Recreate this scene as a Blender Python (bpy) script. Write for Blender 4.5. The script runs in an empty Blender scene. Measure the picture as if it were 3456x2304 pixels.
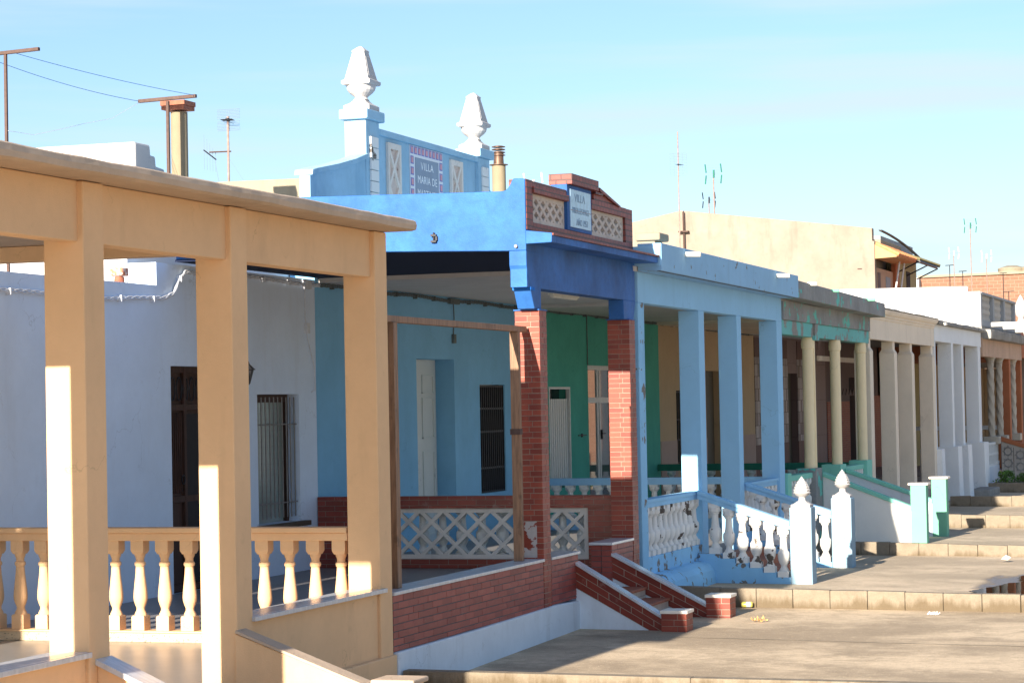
import bpy, bmesh, math, random
from mathutils import Vector, Matrix
random.seed(7)
R = math.radians
SC = bpy.context.scene
COL = SC.collection

# ------------------------------------------------------------------ camera
cam = bpy.data.objects.new('camera', bpy.data.cameras.new('camera'))
COL.objects.link(cam)
cam.data.sensor_width = 36.0
cam.data.lens = 36.0 * 8000 / 3456
cam.data.clip_start = 0.1
cam.data.clip_end = 3000
# camera axes expressed in world axes (x to the street, y along the row, z up)
_Mx = Matrix(((0.94866916, 0.02704287, 0.3151119),
              (0.31566913, -0.01956627, -0.94866757),
              (-0.01948913, 0.99944277, -0.02709852)))
cam.matrix_world = _Mx.to_4x4()
SC.camera = cam

# ------------------------------------------------------------------ sky and sun
SUN_DIR = Vector((0.08, 1.0, -0.32)).normalized()
SUN_EL = math.asin(-SUN_DIR.z)
world = bpy.data.worlds.new("World")
SC.world = world
world.use_nodes = True
nt = world.node_tree
nt.nodes.clear()
wo = nt.nodes.new('ShaderNodeOutputWorld')
bg = nt.nodes.new('ShaderNodeBackground')
sky = nt.nodes.new('ShaderNodeTexSky')
sky.sky_type = 'NISHITA'
sky.sun_disc = False
sky.sun_elevation = SUN_EL
sky.sun_rotation = R(180) + math.atan2(0.08, 1.0)
sky.altitude = 0
sky.air_density = 1.0
sky.dust_density = 0.6
sky.ozone_density = 1.6
tc = nt.nodes.new('ShaderNodeTexCoord')
mp = nt.nodes.new('ShaderNodeMapping')
mp.inputs['Scale'].default_value = (3.0, 3.0, 42.0)
mp.inputs['Rotation'].default_value = (0, R(-3), 0)
mp.inputs['Location'].default_value = (0.35, 0, 0.2)
cn = nt.nodes.new('ShaderNodeTexNoise')
cn.inputs['Scale'].default_value = 1.1
cn.inputs['Detail'].default_value = 7
cn.inputs['Roughness'].default_value = 0.5
cr = nt.nodes.new('ShaderNodeMapRange')
cr.interpolation_type = 'SMOOTHSTEP'
cr.inputs['From Min'].default_value = 0.42
cr.inputs['From Max'].default_value = 0.80
cr.inputs['To Max'].default_value = 1.0
mixc = nt.nodes.new('ShaderNodeMix')
mixc.data_type = 'RGBA'
mixc.inputs[7].default_value = (4.5, 5.5, 6.3, 1)
tint = nt.nodes.new('ShaderNodeMix')
tint.data_type = 'RGBA'
tint.blend_type = 'MULTIPLY'
tint.inputs[0].default_value = 1.0
tint.inputs[7].default_value = (0.82, 0.93, 1.15, 1)
L = nt.links.new
L(tc.outputs['Generated'], mp.inputs['Vector'])
L(mp.outputs['Vector'], cn.inputs['Vector'])
L(cn.outputs['Fac'], cr.inputs['Value'])
L(sky.outputs['Color'], tint.inputs[6])
L(tint.outputs[2], mixc.inputs[6])
L(cr.outputs['Result'], mixc.inputs[0])
L(mixc.outputs[2], bg.inputs['Color'])
bg.inputs['Strength'].default_value = 0.060
L(bg.outputs[0], wo.inputs[0])

sl = bpy.data.lights.new('sun', 'SUN')
sl.energy = 5.0
sl.angle = R(0.5)
sl.color = (1.0, 0.88, 0.73)
sun = bpy.data.objects.new('sun', sl)
sun.rotation_euler = SUN_DIR.to_track_quat('-Z', 'Y').to_euler()
COL.objects.link(sun)

SC.view_settings.view_transform = 'Standard'
SC.view_settings.look = 'None'
SC.view_settings.exposure = 1.45
SC.view_settings.gamma = 1.0
SC.cycles.max_bounces = 8
SC.cycles.diffuse_bounces = 6

# ------------------------------------------------------------------ materials
def nodes(name):
    m = bpy.data.materials.new(name)
    m.use_nodes = True
    t = m.node_tree
    b = t.nodes['Principled BSDF']
    return m, t, b

def N(t, kind, **kw):
    n = t.nodes.new(kind)
    for k, v in kw.items():
        if k in n.inputs:
            n.inputs[k].default_value = v
        else:
            setattr(n, k, v)
    return n

def mix(t, fac, a, b, mode='MIX'):
    n = t.nodes.new('ShaderNodeMix')
    n.data_type = 'RGBA'
    n.blend_type = mode
    for i, v in ((0, fac), (6, a), (7, b)):
        if hasattr(v, 'is_linked') or hasattr(v, 'links'):
            t.links.new(v, n.inputs[i])
        elif i == 0:
            n.inputs[0].default_value = v
        else:
            n.inputs[i].default_value = (*v, 1)
    return n.outputs[2]

def rng(t, v, a, b, c=0.0, d=1.0):
    n = t.nodes.new('ShaderNodeMapRange')
    n.inputs['From Min'].default_value = a
    n.inputs['From Max'].default_value = b
    n.inputs['To Min'].default_value = c
    n.inputs['To Max'].default_value = d
    t.links.new(v, n.inputs['Value'])
    return n.outputs['Result']

def noise(t, scale, detail=5, rough=0.55, stretch=None, seed=0.0):
    g = t.nodes.new('ShaderNodeNewGeometry')
    m = t.nodes.new('ShaderNodeMapping')
    t.links.new(g.outputs['Position'], m.inputs['Vector'])
    m.inputs['Location'].default_value = (seed * 3.1, seed * 1.7, seed)
    if stretch:
        m.inputs['Scale'].default_value = stretch
    n = N(t, 'ShaderNodeTexNoise')
    n.inputs['Scale'].default_value = scale
    n.inputs['Detail'].default_value = detail
    n.inputs['Roughness'].default_value = rough
    t.links.new(m.outputs['Vector'], n.inputs['Vector'])
    return n.outputs['Fac']

def bump(t, b, h, strength=0.3, dist=0.01):
    n = N(t, 'ShaderNodeBump')
    n.inputs['Strength'].default_value = strength
    n.inputs['Distance'].default_value = dist
    t.links.new(h, n.inputs['Height'])
    t.links.new(n.outputs[0], b.inputs['Normal'])

def sc3(c, k):
    return tuple(min(1, x * k) for x in c)

_mc = {}
def plaster(name, c, var=0.12, stain=0.0, stainc=(0.10, 0.09, 0.08), rough=0.85, bs=0.35, seed=0,
            peel=None, peelc=(0.22, 0.21, 0.20), peels=3.0, fine=90, crack=0.28):
    """painted render: broad tone drift, drips, optional peeled patches, fine grain"""
    if name in _mc:
        return _mc[name]
    m, t, b = nodes(name)
    n1 = noise(t, 1.3, 6, 0.6, seed=seed)
    col = mix(t, rng(t, n1, 0.3, 0.72), sc3(c, 1 - var), sc3(c, 1 + var * 0.6))
    n1b = noise(t, 9, 5, 0.65, seed=seed + 3)
    col = mix(t, rng(t, n1b, 0.45, 0.75, 0, 0.35), col, sc3(c, 1 - var * 1.6))
    if stain:
        n2 = noise(t, 2.2, 7, 0.62, (1.4, 1.4, 0.28), seed + 5)
        col = mix(t, rng(t, n2, 0.54, 0.78, 0, stain), col, stainc)
        n3 = noise(t, 5.5, 6, 0.7, None, seed + 9)
        col = mix(t, rng(t, n3, 0.62, 0.72, 0, stain * 0.7), col, stainc)
    if crack:
        g = t.nodes.new('ShaderNodeNewGeometry')
        dn = N(t, 'ShaderNodeTexNoise'); dn.inputs['Scale'].default_value = 3.5; dn.inputs['Detail'].default_value = 6
        t.links.new(g.outputs['Position'], dn.inputs['Vector'])
        va = N(t, 'ShaderNodeVectorMath', operation='MULTIPLY_ADD')
        t.links.new(dn.outputs['Color'], va.inputs[0]); va.inputs[1].default_value = (.7, .7, .7)
        t.links.new(g.outputs['Position'], va.inputs[2])
        vo = N(t, 'ShaderNodeTexVoronoi', feature='DISTANCE_TO_EDGE'); vo.inputs['Scale'].default_value = 0.9
        t.links.new(va.outputs[0], vo.inputs['Vector'])
        e = rng(t, vo.outputs['Distance'], 0.0015, 0.005, 1, 0)
        msk = rng(t, noise(t, 1.1, 3, 0.5, seed=seed + 21), 0.53, 0.6, 0, crack)
        mu = N(t, 'ShaderNodeMath', operation='MULTIPLY')
        t.links.new(e, mu.inputs[0]); t.links.new(msk, mu.inputs[1])
        col = mix(t, mu.outputs[0], col, sc3(c, 0.22))
    hn = noise(t, fine, 4, 0.6, seed=seed)
    h2 = noise(t, 7, 4, 0.5, seed=seed + 2)
    ad = N(t, 'ShaderNodeMath', operation='MULTIPLY_ADD')
    t.links.new(h2, ad.inputs[0]); ad.inputs[1].default_value = 2.0
    t.links.new(hn, ad.inputs[2])
    h = ad.outputs[0]
    if peel is not None:
        n4 = noise(t, peels, 8, 0.62, None, seed + 11)
        f = rng(t, n4, peel, peel + 0.012)
        col = mix(t, f, col, mix(t, n1b, sc3(peelc, 0.7), sc3(peelc, 1.3)))
        s = N(t, 'ShaderNodeMath', operation='MULTIPLY_ADD')
        t.links.new(f, s.inputs[0]); s.inputs[1].default_value = -0.8
        t.links.new(h, s.inputs[2])
        h = s.outputs[0]
    t.links.new(col, b.inputs['Base Color'])
    b.inputs['Roughness'].default_value = rough
    b.inputs['Specular IOR Level'].default_value = 0.22
    bump(t, b, h, bs, 0.006)
    _mc[name] = m
    return m

def brick(name, c1, c2, mortar, bw=0.145, bh=0.058, ms=0.006, rough=0.5, dirt=0.3, uoff=0.0, voff=0.0, eff=0.0):
    if name in _mc:
        return _mc[name]
    m, t, b = nodes(name)
    uv = N(t, 'ShaderNodeUVMap')
    mp = t.nodes.new('ShaderNodeMapping')
    mp.inputs['Location'].default_value = (uoff, voff, 0)
    t.links.new(uv.outputs[0], mp.inputs['Vector'])
    br = N(t, 'ShaderNodeTexBrick')
    br.inputs['Scale'].default_value = 1.0
    br.inputs['Brick Width'].default_value = bw
    br.inputs['Row Height'].default_value = bh
    br.inputs['Mortar Size'].default_value = ms
    br.inputs['Mortar Smooth'].default_value = 0.15
    br.inputs['Color1'].default_value = (*c1, 1)
    br.inputs['Color2'].default_value = (*c2, 1)
    br.inputs['Mortar'].default_value = (*mortar, 1)
    t.links.new(mp.outputs[0], br.inputs['Vector'])
    n = noise(t, 14, 6, 0.65)
    col = mix(t, rng(t, n, 0.35, 0.75, 0, dirt), br.outputs['Color'], sc3(c1, 0.45))
    if eff:
        n5 = noise(t, 6, 7, 0.7, seed=4)
        col = mix(t, rng(t, n5, 0.63, 0.72, 0, eff), col, (0.6, 0.56, 0.5))
    t.links.new(col, b.inputs['Base Color'])
    b.inputs['Roughness'].default_value = rough
    h = N(t, 'ShaderNodeMath', operation='MULTIPLY_ADD')
    t.links.new(br.outputs['Fac'], h.inputs[0]); h.inputs[1].default_value = -1.0
    t.links.new(rng(t, noise(t, 120, 3), 0, 1, 0, 0.25), h.inputs[2])
    bump(t, b, h.outputs[0], 0.8, 0.006)
    _mc[name] = m
    return m

def simple(name, c, rough=0.6, metal=0.0, var=0.15, scale=12, stretch=None, bs=0.1):
    if name in _mc:
        return _mc[name]
    m, t, b = nodes(name)
    n = noise(t, scale, 6, 0.6, stretch)
    t.links.new(mix(t, rng(t, n, 0.3, 0.7), sc3(c, 1 - var), sc3(c, 1 + var)), b.inputs['Base Color'])
    b.inputs['Roughness'].default_value = rough
    b.inputs['Metallic'].default_value = metal
    if bs:
        bump(t, b, n, bs, 0.004)
    _mc[name] = m
    return m

def glass(name, c=(0.10, 0.12, 0.12), rough=0.06):
    m, t, b = nodes(name)
    b.inputs['Base Color'].default_value = (*c, 1)
    b.inputs['Roughness'].default_value = rough
    b.inputs['Specular IOR Level'].default_value = 0.9
    return m

def ground_mat(name, base, dark, seed=0, wet=None):
    m, t, b = nodes(name)
    n1 = noise(t, 0.55, 8, 0.62, (0.8, 1, 1), seed)
    n2 = noise(t, 2.6, 8, 0.68, (0.9, 0.7, 1), seed + 2)
    n3 = noise(t, 30, 5, 0.7, None, seed)
    n4 = noise(t, 75, 3, 0.5, None, seed + 8)
    col = mix(t, rng(t, n1, 0.43, 0.60), dark, base)
    col = mix(t, rng(t, n2, 0.50, 0.66, 0, 0.65), col, sc3(dark, 0.85))
    n5 = noise(t, 1.5, 9, 0.75, (0.75, 1.15, 1), seed + 15)
    col = mix(t, rng(t, n5, 0.50, 0.60, 0, 0.55), col, sc3(dark, 0.8))
    n6 = noise(t, 12, 8, 0.8, None, seed + 17)
    col = mix(t, rng(t, n6, 0.50, 0.70, 0, 0.5), col, sc3(dark, 0.9))
    col = mix(t, rng(t, n6, 0.44, 0.34, 0, 0.35), col, sc3(base, 1.2))
    col = mix(t, rng(t, n3, 0.45, 0.8, 0, 0.4), col, sc3(base, 0.62))
    col = mix(t, rng(t, n4, 0.66, 0.70, 0, 0.75), col, sc3(base, 1.6))
    n9 = noise(t, 48, 4, 0.6, None, seed + 30)
    col = mix(t, rng(t, n9, 0.62, 0.68, 0, 0.6), col, sc3(dark, 0.55))
    b.inputs['Roughness'].default_value = 0.92
    if wet:
        # damp halo round the puddle, a stain of its own shape
        g = t.nodes.new('ShaderNodeNewGeometry')
        vd = N(t, 'ShaderNodeVectorMath', operation='SUBTRACT')
        t.links.new(g.outputs['Position'], vd.inputs[0])
        vd.inputs[1].default_value = (wet[0], wet[1], -2.4)
        vs = N(t, 'ShaderNodeVectorMath', operation='MULTIPLY')
        vs.inputs[1].default_value = (1 / wet[2], 1 / wet[3], 0)
        t.links.new(vd.outputs[0], vs.inputs[0])
        ln = N(t, 'ShaderNodeVectorMath', operation='LENGTH')
        t.links.new(vs.outputs[0], ln.inputs[0])
        a = N(t, 'ShaderNodeMath', operation='MULTIPLY_ADD')
        t.links.new(n2, a.inputs[0]); a.inputs[1].default_value = 0.5
        t.links.new(ln.outputs['Value'], a.inputs[2])
        f = rng(t, a.outputs[0], 1.22, 1.30, 1, 0)
        col = mix(t, f, col, mix(t, 0.5, sc3(dark, 0.45), col, 'MULTIPLY'))
        rr = N(t, 'ShaderNodeMapRange')
        t.links.new(f, rr.inputs['Value'])
        rr.inputs['To Min'].default_value = 0.92
        rr.inputs['To Max'].default_value = 0.33
        t.links.new(rr.outputs[0], b.inputs['Roughness'])
    t.links.new(col, b.inputs['Base Color'])
    h = N(t, 'ShaderNodeMath', operation='ADD')
    t.links.new(n3, h.inputs[0]); t.links.new(n2, h.inputs[1])
    bump(t, b, h.outputs[0], 0.4, 0.012)
    return m

def kerb_mat():
    m, t, b = nodes('kerb_concrete')
    n1 = noise(t, 7, 8, 0.68)
    n3 = noise(t, 60, 4, 0.65)
    col = mix(t, rng(t, n1, 0.35, 0.7), (0.20, 0.165, 0.12), (0.27, 0.225, 0.165))
    col = mix(t, rng(t, n3, 0.5, 0.8, 0, 0.5), col, (0.13, 0.10, 0.07))
    # rising damp dirt at the foot, following the noise
    g = t.nodes.new('ShaderNodeNewGeometry')
    s = t.nodes.new('ShaderNodeSeparateXYZ')
    t.links.new(g.outputs['Position'], s.inputs[0])
    a = N(t, 'ShaderNodeMath', operation='MULTIPLY_ADD')
    t.links.new(noise(t, 4.5, 7, 0.7, (1, 0.2, 0.15), 3), a.inputs[0]); a.inputs[1].default_value = -0.42
    t.links.new(s.outputs['Z'], a.inputs[2])
    f = rng(t, a.outputs[0], -2.62, -2.53, 0.75, 0)
    col = mix(t, f, col, (0.10, 0.07, 0.035))
    t.links.new(col, b.inputs['Base Color'])
    b.inputs['Roughness'].default_value = 0.9
    bump(t, b, n3, 0.6, 0.01)
    return m

def wood(name, c, rough=0.65):
    m, t, b = nodes(name)
    n = noise(t, 5, 6, 0.6, (9, 9, 0.7))
    n2 = noise(t, 2.5, 3, 0.5, (2, 2, 2), 4)
    col = mix(t, rng(t, n, 0.35, 0.7), sc3(c, 0.6), sc3(c, 1.25))
    col = mix(t, rng(t, n2, 0.62, 0.7, 0, 0.6), col, sc3(c, 0.3))
    t.links.new(col, b.inputs['Base Color'])
    b.inputs['Roughness'].default_value = rough
    bump(t, b, n, 0.3, 0.004)
    return m

PEACH = plaster('peach_render', (0.76, 0.50, 0.285), 0.08, 0.24, (0.32, 0.22, 0.14), seed=1)
PEACHTOP = plaster('weathered_peach_concrete', (0.54, 0.42, 0.315), 0.14, 0.30, (0.22, 0.18, 0.13), seed=2, bs=0.6)
PEBBLE = plaster('pebble_render', (0.62, 0.50, 0.34), 0.2, 0.2, seed=3, bs=0.9, fine=45, peel=0.6, peels=45, peelc=(0.3, 0.26, 0.2))
MARBLE = simple('grey_white_marble', (0.50, 0.52, 0.55), 0.22, 0, 0.16, 9, (1, 3, 1), 0)
MARBLEC = simple('cream_marble', (0.80, 0.75, 0.66), 0.35, 0, 0.08, 9, None, 0.1)
WHITE = plaster('white_wash', (0.71, 0.82, 0.96), 0.06, 0.16, (0.42, 0.41, 0.40), seed=4)
WHITE2 = plaster('bright_white_wash', (0.60, 0.60, 0.60), 0.04, 0.05, (0.5, 0.48, 0.45), seed=5)
WPLINTH = plaster('pale_blue_white_plinth', (0.66, 0.72, 0.78), 0.08, 0.35, (0.30, 0.29, 0.27), seed=6)
SKIN_BLUE = plaster('vivid_blue_paint', (0.034, 0.145, 0.44), 0.42, 0.2, (0.012, 0.08, 0.30), seed=7, rough=0.6, bs=0.6)
NAVY = plaster('navy_ceiling_paint', (0.012, 0.020, 0.055), 0.1, seed=8)
PALE = plaster('pale_blue_paint', (0.32, 0.60, 0.86), 0.06, 0.16, (0.17, 0.31, 0.47), seed=9)
PALEPEEL = plaster('peeling_pale_blue_paint', (0.28, 0.56, 0.82), 0.10, 0.25, (0.10, 0.30, 0.55), seed=10,
                   peel=0.58, peels=4.5, peelc=(0.20, 0.18, 0.16))
LIGHTPALE = plaster('light_blue_post_paint', (0.25, 0.37, 0.46), 0.12, 0.35, (0.17, 0.30, 0.44), seed=11)
GABLE = plaster('villa_blue_paint', (0.34, 0.54, 0.68), 0.14, 0.45, (0.13, 0.32, 0.52), seed=12, peel=0.73, peels=9, peelc=(0.08, 0.08, 0.1))
BLUEWALL = plaster('blue_house_wall', (0.24, 0.52, 0.76), 0.09, 0.12, (0.12, 0.30, 0.46), seed=13)
CEIL = plaster('ceiling_white', (0.66, 0.63, 0.60), 0.08, 0.25, (0.28, 0.25, 0.22), seed=14)
GREENWALL = plaster('green_house_wall', (0.09, 0.43, 0.34), 0.15, 0.25, (0.04, 0.24, 0.22), seed=15)
DGREEN = plaster('dark_green_rail', (0.03, 0.20, 0.14), 0.1, seed=16)
MINT = plaster('mint_paint', (0.24, 0.62, 0.50), 0.08, 0.15, (0.12, 0.42, 0.36), seed=17)
MINTL = plaster('light_mint_paint', (0.17, 0.43, 0.31), 0.06, 0.1, (0.25, 0.35, 0.28), seed=18, peel=0.735, peels=9, peelc=(0.5, 0.38, 0.3))
TEALPEEL = plaster('peeling_teal_paint', (0.17, 0.50, 0.49), 0.12, 0.2, (0.1, 0.35, 0.33), seed=19, peel=0.54, peels=2.1, peelc=(0.26, 0.26, 0.25), bs=0.7)
GREYCON = plaster('bare_concrete', (0.29, 0.30, 0.30), 0.25, 0.4, (0.10, 0.10, 0.10), seed=20, peel=0.59, peels=3.2, peelc=(0.14, 0.50, 0.44), bs=0.8)
YELLOW = plaster('pale_yellow_paint', (0.90, 0.76, 0.50), 0.06, 0.1, (0.45, 0.42, 0.28), seed=21, peel=0.71, peels=5, peelc=(0.3, 0.28, 0.24))
BEIGE = plaster('beige_paint', (0.80, 0.70, 0.57), 0.07, 0.22, (0.36, 0.30, 0.24), seed=22)
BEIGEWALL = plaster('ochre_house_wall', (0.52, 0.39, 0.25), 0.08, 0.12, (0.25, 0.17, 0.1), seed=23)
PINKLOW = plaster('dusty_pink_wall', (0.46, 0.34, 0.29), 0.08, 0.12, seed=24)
COOLWHITE = plaster('cool_white_paint', (0.78, 0.81, 0.83), 0.05, 0.1, (0.45, 0.48, 0.5), seed=25)
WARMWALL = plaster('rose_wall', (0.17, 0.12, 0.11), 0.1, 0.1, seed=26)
ORANGE = plaster('burnt_orange_paint', (0.42, 0.15, 0.07), 0.15, 0.2, (0.2, 0.08, 0.05), seed=27)
SALMON = plaster('salmon_beam', (0.55, 0.38, 0.28), 0.15, 0.4, (0.2, 0.15, 0.12), seed=28)
CREAM = plaster('cream_render', (0.285, 0.235, 0.19), 0.16, 0.7, (0.165, 0.14, 0.11), seed=29, bs=0.5)
CREAM2 = plaster('pale_cream_render', (0.30, 0.26, 0.19), 0.1, 0.5, (0.2, 0.17, 0.12), seed=30)
GREYPAR = plaster('grey_parapet_paint', (0.34, 0.36, 0.38), 0.08, 0.1, seed=31)
ROUGHCON = plaster('rough_grey_concrete', (0.30, 0.29, 0.27), 0.3, 0.7, (0.08, 0.08, 0.07), seed=32, bs=0.9)
FIN = plaster('white_finial_paint', (0.48, 0.47, 0.465), 0.04, 0.12, (0.55, 0.42, 0.3), seed=33, peel=0.77, peels=14, peelc=(0.5, 0.4, 0.3))
BALW = plaster('chipped_white_paint', (0.80, 0.78, 0.74), 0.05, 0.15, (0.5, 0.42, 0.3), seed=34, peel=0.60, peels=4.6, peelc=(0.12, 0.10, 0.085))
BALC = plaster('clean_white_paint', (0.72, 0.74, 0.72), 0.05, 0.1, (0.5, 0.5, 0.48), seed=35)
BRICK = brick('red_clay_brick', (0.32, 0.066, 0.035), (0.22, 0.040, 0.024), (0.34, 0.28, 0.22), 0.148, 0.0584, 0.0058, 0.5, 0.3, 0.02, 0.0)
BRICKW = brick('red_brick_facing', (0.34, 0.075, 0.058), (0.26, 0.050, 0.040), (0.085, 0.088, 0.09), 0.25, 0.0635, 0.0085, 0.5, 0.15, 0.04, 0.02, 0.15)
BRICKD = brick('deep_red_brick', (0.20, 0.035, 0.020), (0.28, 0.045, 0.026), (0.25, 0.2, 0.16), 0.25, 0.066, 0.0035, 0.35, 0.2, 0.0, 0.02, 0.25)
BRICKP = brick('pediment_brick', (0.30, 0.065, 0.048), (0.20, 0.04, 0.03), (0.06, 0.03, 0.028), 0.122, 0.067, 0.007, 0.55, 0.3)
BRICKO = brick('hollow_orange_brick', (0.26, 0.125, 0.075), (0.22, 0.10, 0.06), (0.30, 0.20, 0.14), 0.33, 0.14, 0.012, 0.8, 0.35, 0, 0, 0.5)
BRICKR = brick('terracotta_brick', (0.42, 0.12, 0.06), (0.34, 0.09, 0.05), (0.35, 0.25, 0.2), 0.2, 0.06, 0.005, 0.7)
TILEMET = brick('glazed_brown_tile_painted_glints', (0.07, 0.045, 0.042), (0.46, 0.44, 0.45), (0.02, 0.01, 0.01), 0.13, 0.28, 0.006, 0.45, 0.35)  # second, pale tile colour stands in for white reflections off the glaze
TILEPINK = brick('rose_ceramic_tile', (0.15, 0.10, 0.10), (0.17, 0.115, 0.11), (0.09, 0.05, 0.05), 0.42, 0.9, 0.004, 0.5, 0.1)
TILEST = brick('flowered_stair_tile', (0.62, 0.58, 0.50), (0.55, 0.48, 0.40), (0.3, 0.25, 0.2), 0.2, 0.2, 0.004, 0.3, 0.2, 0, 0, 0.3)
LATT = plaster('old_white_lattice', (0.70, 0.66, 0.59), 0.14, 0.4, (0.14, 0.13, 0.12), seed=36)
LATT2 = plaster('cream_lattice', (0.66, 0.61, 0.54), 0.25, 0.6, (0.16, 0.16, 0.16), seed=37)
BWOOD = wood('dark_brown_wood', (0.065, 0.026, 0.015), 0.75)
PINE = wood('weathered_pine', (0.27, 0.15, 0.085))
IRON = simple('black_iron', (0.02, 0.02, 0.025), 0.5, 0.3)
STEELBAR = simple('grey_painted_bar', (0.22, 0.21, 0.20), 0.5, 0.2)
RUST = simple('brown_rusty_steel', (0.085, 0.048, 0.038), 0.7, 0.2, 0.25, 20)
GALV = simple('galvanised_mast', (0.26, 0.18, 0.155), 0.6, 0.0, 0.3, 15)
WIRE = simple('thin_bright_wire', (0.17, 0.24, 0.32), 0.6, 0.0, 0.05)
BLUEWIRE = simple('blue_cord', (0.07, 0.20, 0.45), 0.6)
CABLEW = simple('white_painted_cable', (0.66, 0.69, 0.74), 0.6)
CABLED = simple('dark_cable', (0.11, 0.13, 0.13), 0.6)
TERRA = simple('terracotta', (0.30, 0.10, 0.055), 0.75, 0, 0.3, 14)
ROOFTILE = simple('orange_roof_tile', (0.58, 0.24, 0.10), 0.8, 0, 0.25, 12)
FIBRE = plaster('fibre_cement', (0.27, 0.225, 0.15), 0.15, 0.2, seed=38)
GLASSD = glass('dark_window_glass', (0.03, 0.035, 0.04))
GLASSC = glass('curtained_glass', (0.33, 0.38, 0.34), 0.12)
GLASSB = glass('sky_reflecting_glass', (0.10, 0.12, 0.12), 0.03)
SHUT = simple('white_aluminium', (0.62, 0.63, 0.62), 0.35, 0, 0.06)
DOORW = plaster('white_door_paint', (0.66, 0.70, 0.68), 0.04, 0.08, seed=39, rough=0.45)
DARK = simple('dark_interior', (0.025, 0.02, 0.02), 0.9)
OLIVE = simple('dark_olive_door', (0.085, 0.07, 0.045), 0.6)
TUBE = simple('white_plastic_tube', (0.82, 0.80, 0.72), 0.4, 0, 0.05)
GREENP = simple('green_antenna_plastic', (0.015, 0.15, 0.105), 0.6)
FLOOR = plaster('cement_floor', (0.34, 0.32, 0.29), 0.12, 0.25, seed=40, rough=0.45)
FLOORG = plaster('grey_tile_floor', (0.24, 0.23, 0.23), 0.1, 0.25, seed=41, rough=0.4)
SLATE = simple('slate_blue_tile', (0.14, 0.20, 0.30), 0.35, 0, 0.12, 5)
PINKT = simple('pink_tile_glaze', (0.62, 0.22, 0.26), 0.35)
INDIGO = simple('indigo_tile_glaze', (0.13, 0.13, 0.42), 0.35)
TILEW = simple('white_tile_glaze', (0.70, 0.70, 0.74), 0.35, 0, 0.05)
LTILE = simple('painted_sky_tile', (0.36, 0.56, 0.72), 0.3, 0, 0.18, 10)
INK = simple('faded_blue_lettering', (0.24, 0.38, 0.52), 0.5)
LWHITE = simple('white_lettering', (0.82, 0.84, 0.86), 0.4, 0, 0.03)
PAPER = simple('white_litter', (0.75, 0.75, 0.73), 0.5)
LEAF = simple('green_leaf', (0.09, 0.19, 0.025), 0.6, 0, 0.5, 8)
LEAFD = simple('dry_leaf', (0.50, 0.30, 0.12), 0.8, 0, 0.3, 40)
SOIL = simple('dark_soil', (0.08, 0.06, 0.04), 0.95, 0, 0.3, 20)
G1 = ground_mat('stained_concrete_ground', (0.60, 0.475, 0.325), (0.33, 0.255, 0.17), 1)
G2 = ground_mat('damp_concrete_ground', (0.58, 0.465, 0.33), (0.38, 0.305, 0.215), 4, wet=(-1.75, 31.1, 2.2, 3.2))
G3 = ground_mat('concrete_ground', (0.55, 0.45, 0.325), (0.38, 0.31, 0.22), 7)
SAND = ground_mat('sand_ground', (0.66, 0.57, 0.44), (0.58, 0.49, 0.37), 9)
KERB = kerb_mat()
def water_mat():
    m, t, b = nodes('puddle_water')
    b.inputs['Base Color'].default_value = (0.035, 0.03, 0.022, 1)
    b.inputs['Roughness'].default_value = 0.02
    b.inputs['Specular IOR Level'].default_value = 1.0
    return m
WATER = water_mat()

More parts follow.
